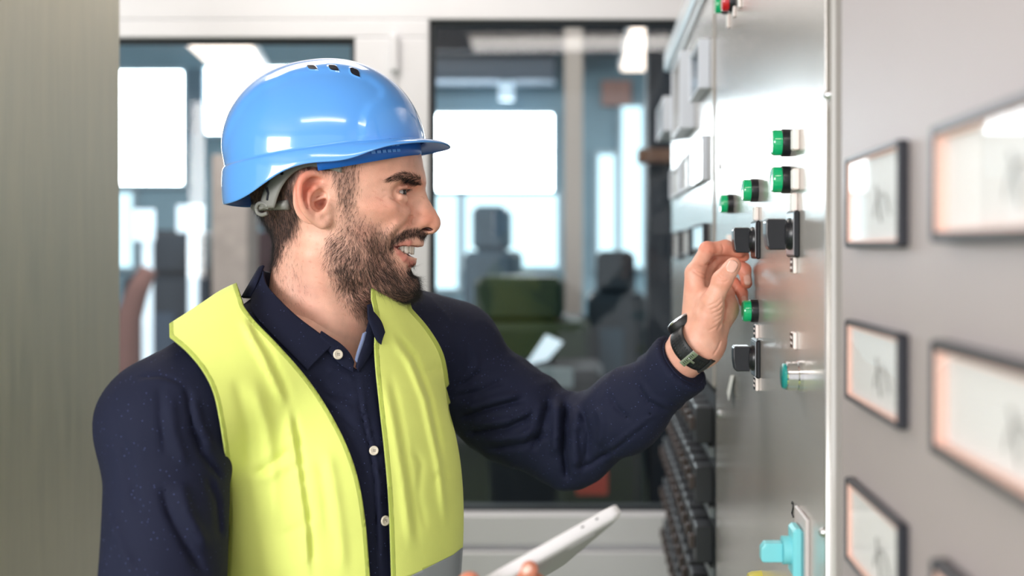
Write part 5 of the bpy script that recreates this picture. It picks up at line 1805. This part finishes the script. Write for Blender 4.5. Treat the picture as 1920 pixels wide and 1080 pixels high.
# band of the collar behind the neck
A0, A1_ = g1[0, 0], g1[0, -1]
B0_, B1_ = trace(neckish, 688, 572, 1.1, 1.5), trace(neckish, 689, 600, 1.1, 1.5)
v, f = [], []
ctr = NB + np.array([0, 0, 0.])
N_ = 24
for i in range(N_ + 1):
    t = i / N_
    for k, (a, b) in enumerate(((A0, B0_), (A0 * .5 + A1_ * .5, B0_ * .5 + B1_ * .5), (A1_, B1_))):
        va, vb = a - ctr, b - ctr
        ang_a = math.atan2(va[1], va[0]); ang_b = math.atan2(vb[1], vb[0])
        while ang_a < 0: ang_a += 2 * math.pi
        while ang_b > ang_a: ang_b -= 2 * math.pi
        an = ang_a * (1 - t) + ang_b * t
        r = (np.hypot(va[0], va[1]) * (1 - t) + np.hypot(vb[0], vb[1]) * t)
        r = max(r, .0) * 1.0 if k else r
        r = max(r, (.066, .074, .082)[k] * math.sin(math.pi * t) ** .3) if 0 < t < 1 else r
        z = va[2] * (1 - t) + vb[2] * t
        v.append(ctr + np.array([r * math.cos(an), r * math.sin(an), z]))
for i in range(N_):
    for k in range(2):
        a = i * 3 + k; f.append((a, a + 1, a + 4, a + 3))
o = meshobj('collar_back', v, f, m_shirt, shirt); md = o.modifiers.new('s', 'SOLIDIFY'); md.thickness = .0024
# collar stand, front right and left, with the pale lining
o, _ = leaf([(600, 618), (620, 630), (640, 642), (656, 660), (664, 680)], [(600, 640), (615, 660), (634, 684), (652, 696), (664, 700)], 'collar_stand', .0, .0)
o, _ = leaf([(692, 590), (686, 612), (680, 638), (672, 664), (668, 690)], [(706, 640), (702, 655), (694, 670), (682, 686), (672, 700)], 'collar_stand', .0, .0)
o, _ = leaf([(681, 625), (676, 642), (670, 660), (666, 676)], [(690, 618), (684, 640), (676, 662), (669, 684)], 'collar_lining', -.001, -.001, m=m_lining)
tag(o, 'pale blue lining')
def button(px, py, R, fn, y0=1.0, y1=1.45):
    p = trace(fn, px, py, y0, y1)
    e = 1e-3
    P6 = np.array([p + e * np.eye(3)[t] for t in range(3)] + [p - e * np.eye(3)[t] for t in range(3)], np.float32)
    vv = fn(P6); g_ = (vv[:3] - vv[3:]).astype(float); g_ /= np.linalg.norm(g_)
    b = MB(); b.cyl(p + g_ * .001, p + g_ * .0040, R, rings=[(0, R * .9), (.5, R), (.85, R * .95), (1, R * .8), (.8, R * .62), (.75, 1e-4)], n=28, cap=False)
    o = b.build('button', m_button, shirt, smooth=True)
    b = MB()
    for a in range(4):
        q = p + g_ * .0036 + (np.array([1, 0, 0]) * math.cos(a * 1.57 + .7) + np.array([0, 0, 1]) * math.sin(a * 1.57 + .7)) * R * .22
        b.cyl(q, q + g_ * .0004, R * .09, n=8)
    b.build('thread_hole', m_shirt, o)
fB = lambda P: np.minimum(neckish(P) - .003, shirt_sdf(P))
button(632, 665, .0056, fB); button(700, 845, .0052, shirt_sdf); button(720, 976, .0056, shirt_sdf)
# trousers and shoes, below the picture
def trouser_sdf(P):
    d = torso_core(P, .016)
    for hip, kn, an in LEGS: d = smin(d, s_chain(P, [hip, kn, an], [.100, .078, .068], .03), .03)
    return np.maximum(np.maximum(d, P[:, 2] - (CZ - .70)), .07 - P[:, 2])
b0, b1 = box_of([PEL, LEGS[0][2], LEGS[1][2]], .22); b0[2] = .04; b1[2] = .98
pV, pQ, _ = isosurf(trouser_sdf, b0, b1, .012)
meshobj('trousers', pV, pQ, m_trouser, person)
for hip, kn, an in LEGS:
    fs = lambda P, an=an: np.maximum(smin(s_cap(P, an + np.array([0, 0, -.035]) - cf * .045, an + np.array([0, 0, -.05]) + cf * .16, .050, .040), s_cap(P, an, an + np.array([0, 0, .04]), .052, .055), .02), .002 - P[:, 2])
    b0, b1 = box_of([an, an + cf * .16, an - cf * .05], .09); b0[2] = -.02
    pV, pQ, _ = isosurf(fs, b0, b1, .008)
    meshobj('shoe', pV, pQ, m_shoe, person)
# ================================================================== watch and tablet
wc = at(1304, 649, 1.353); wd_ = fd / np.linalg.norm(fd)
wu = np.cross(wd_, (0, 0, 1.)); wu /= np.linalg.norm(wu); ww = np.cross(wd_, wu)
watch = thing('wristwatch', wc, "black rubber strap wristwatch on the man's raised wrist, buckle facing out", 'watch')
m_strapr = mat('watch_strap_rubber', (20, 22, 26), .45, bump=.15, bscale=2500)
ra_, rb_ = .0340, .0285
def wp(an, s, off=0.0):
    """point on the strap: angle round the wrist, s along the arm"""
    c_, s_ = math.cos(an), math.sin(an)
    return wc + (wu * c_ * (ra_ + off) + ww * s_ * (rb_ + off)) + wd_ * s
N_, v, f = 72, [], []
prof = [(-.0105, -.0012), (-.0112, .0004), (-.0100, .0016), (-.004, .0020), (.004, .0020), (.0100, .0016), (.0112, .0004), (.0105, -.0012)]
for i in range(N_):
    for s_, o_ in prof: v.append(wp(2 * math.pi * i / N_, s_, o_))
K = len(prof)
for i in range(N_):
    for k in range(K):
        a, b = i * K + k, i * K + (k + 1) % K; c_, d_ = ((i + 1) % N_) * K + (k + 1) % K, ((i + 1) % N_) * K + k
        f.append((a, b, c_, d_))
strap = MB().add(v, f).build('strap', m_strapr, watch, smooth=True)
def ang_at(px, py):
    best = min(range(360), key=lambda a: (lambda q: (q[0][0] - px) ** 2 + (q[1][0] - py) ** 2 + (1e6 if (wp(math.radians(a), 0)[1] > wc[1]) else 0))(pix(wp(math.radians(a), 0)[None])))
    return math.radians(best)
ab = ang_at(1294, 668)
def plate(name, a0, a1, s0, s1, o0, o1, m, par, n=5):
    b = MB(); v, f = [], []
    for i in range(n + 1):
        a = a0 + (a1 - a0) * i / n
        v += [wp(a, s0, o0), wp(a, s1, o0), wp(a, s1, o1), wp(a, s0, o1)]
    for i in range(n):
        for k in range(4): f.append((i * 4 + k, i * 4 + (k + 1) % 4, i * 4 + 4 + (k + 1) % 4, i * 4 + 4 + k))
    f += [(3, 2, 1, 0), (n * 4, n * 4 + 1, n * 4 + 2, n * 4 + 3)]
    return b.add(v, f).build(name, m, par, bevel=.0004)
bk = plate('buckle', ab - .13, ab + .13, -.0125, .0125, .0018, .0036, m_silver, watch)
plate('tongue', ab - .02, ab + .26, -.0015, .0015, .0034, .0046, m_silver, bk)
r = random.Random(3)
for k in range(7):
    s_ = -.0088 + k * .0027
    b = MB(); q = [wp(ab + da, s_ + ds, .0037) for da, ds in ((-.06, 0), (.05, 0), (.05, .0007), (-.06, .0007))]
    nn = (wp(ab, 0, 1) - wp(ab, 0, 0)); nn /= np.linalg.norm(nn)
    b.prism(q, nn * .0003); b.build('engraving', m_gasket, bk)
for sg in (-1, 1):
    for k in range(7):
        for s_ in (-.0055, 0, .0055):
            a = ab + sg * (.30 + k * .12)
            b = MB(); q = [wp(a + da, s_ + ds, .0021) for da, ds in ((-.03, -.0014), (.03, -.0014), (.03, .0014), (-.03, .0014))]
            nn = wp(a, 0, 1) - wp(a, 0, 0); nn /= np.linalg.norm(nn)
            b.prism(q, nn * .0002); b.build('strap_perforation', m_gasket, strap)
plate('keeper_loop', ab + .78, ab + .92, -.0122, .0122, -.001, .0034, m_strapr, watch)
# watch case on the back of the wrist
ac = ang_at(1262, 630) ; ac = ab + math.copysign(2.05, math.sin(ac - ab))
cc = wp(ac, 0, .004)
nn = wp(ac, 0, 1) - wp(ac, 0, 0); nn /= np.linalg.norm(nn)
ac2 = ac
b = MB(); b.cyl(wp(ac2, .002, -.004), wp(ac2, .002, .0075), .0190, rings=[(0, .0170), (.25, .0188), (.8, .0190), (1, .0186)], n=48); cs = b.build('case', m_strapr, watch, smooth='auto')
b = MB(); b.cyl(wp(ac2, .002, .0070), wp(ac2, .002, .0100), .0185, rings=[(0, .0190), (.5, .0190), (.8, .0180), (1, .0168)], n=48); b.build('steel_rim', m_silver, cs, smooth='auto')
b = MB(); b.cyl(wp(ac2, .002, .0094), wp(ac2, .002, .0103), .0160, n=40); b.build('dial', m_black, cs)
b = MB(); a_ = wp(ac2, .002, .005); b.cyl(a_ + wd_ * .019, a_ + wd_ * .0235, .0028, n=16); b.build('crown', m_silver, cs, smooth='auto')

# tablet
m_tab = mat('white_tablet_plastic', (240, 240, 244), .3, coat=.2)
m_tabb = mat('grey_tablet_back', (186, 186, 188), .4)
m_scr = mat('tablet_screen_glass', (22, 24, 30), .08)
Lt = TB1 - TB0; Lt /= np.linalg.norm(Lt)
Wt = at(1000, 1082, 1.105) - at(1163, 953, .98); Wt -= Lt * (Wt @ Lt); Wt /= np.linalg.norm(Wt)
Nt = np.cross(Lt, Wt); Nt = Nt if Nt[2] > 0 else -Nt
tb = thing('tablet', TB0 + Lt * .12 + Wt * .08, "white tablet computer seen edge-on, held in the man's lower hand", 'tablet')
Ln, Wd, Tk = .245, .165, .0115
def rrect(l0, l1, w0, w1, r, n=6):
    out = []
    for cx_, cy_, a0 in ((l1 - r, w1 - r, 0), (l0 + r, w1 - r, 90), (l0 + r, w0 + r, 180), (l1 - r, w0 + r, 270)):
        for k in range(n + 1):
            a = math.radians(a0 + 90 * k / n); out.append((cx_ + r * math.cos(a), cy_ + r * math.sin(a)))
    return out
v, f = [], []
lay = [(0.0, .0, .012), (0.0012, -.0008, .0125), (-.0045, -.0012, .013), (-.0075, .0008, .012), (-.0088, .0045, .010)]
lay = [(.0, .0010), (-.0008, .0002), (-.0045, .0), (-.0085, .0004), (-.0106, .0022), (-.0115, .0048)]
for z, ins in lay:
    for l, w in rrect(ins, Ln - ins, ins, Wd - ins, .014): v.append(TB0 + Lt * l + Wt * w + Nt * z)
n_ = len(v) // len(lay)
for j in range(len(lay) - 1):
    for k in range(n_): f.append((j * n_ + k, j * n_ + (k + 1) % n_, (j + 1) * n_ + (k + 1) % n_, (j + 1) * n_ + k))
f.append(tuple(range(n_))[::-1])
f.append(tuple((len(lay) - 1) * n_ + k for k in range(n_)))
body = MB().add(v, f).build('casing', m_tab, tb, smooth='auto')
def slab(name, l0, l1, w0, w1, z0, z1, r, m, par):
    b = MB(); q = [TB0 + Lt * l + Wt * w + Nt * z0 for l, w in rrect(l0, l1, w0, w1, r)]; b.prism(q, Nt * (z1 - z0)); return b.build(name, m, par)
slab('back_panel', .008, Ln - .008, .007, Wd - .007, -.0122, -.0114, .010, m_tabb, tb)
slab('screen', .012, Ln - .012, .012, Wd - .012, .0001, .0006, .004, m_scr, tb)
slab('speaker_slot', .03, .06, .016, .022, -.0127, -.0121, .002, m_tab, tb)
for l in (.030, .046):
    b = MB(); p = TB0 + Lt * l - Wt * .0003 - Nt * .0036
    b.prism([p + Lt * a + Nt * c for a, c in ((-.0012, -.0006), (.0012, -.0006), (.0012, .0006), (-.0012, .0006))], -Wt * .0004); b.build('port', m_gasket, body)
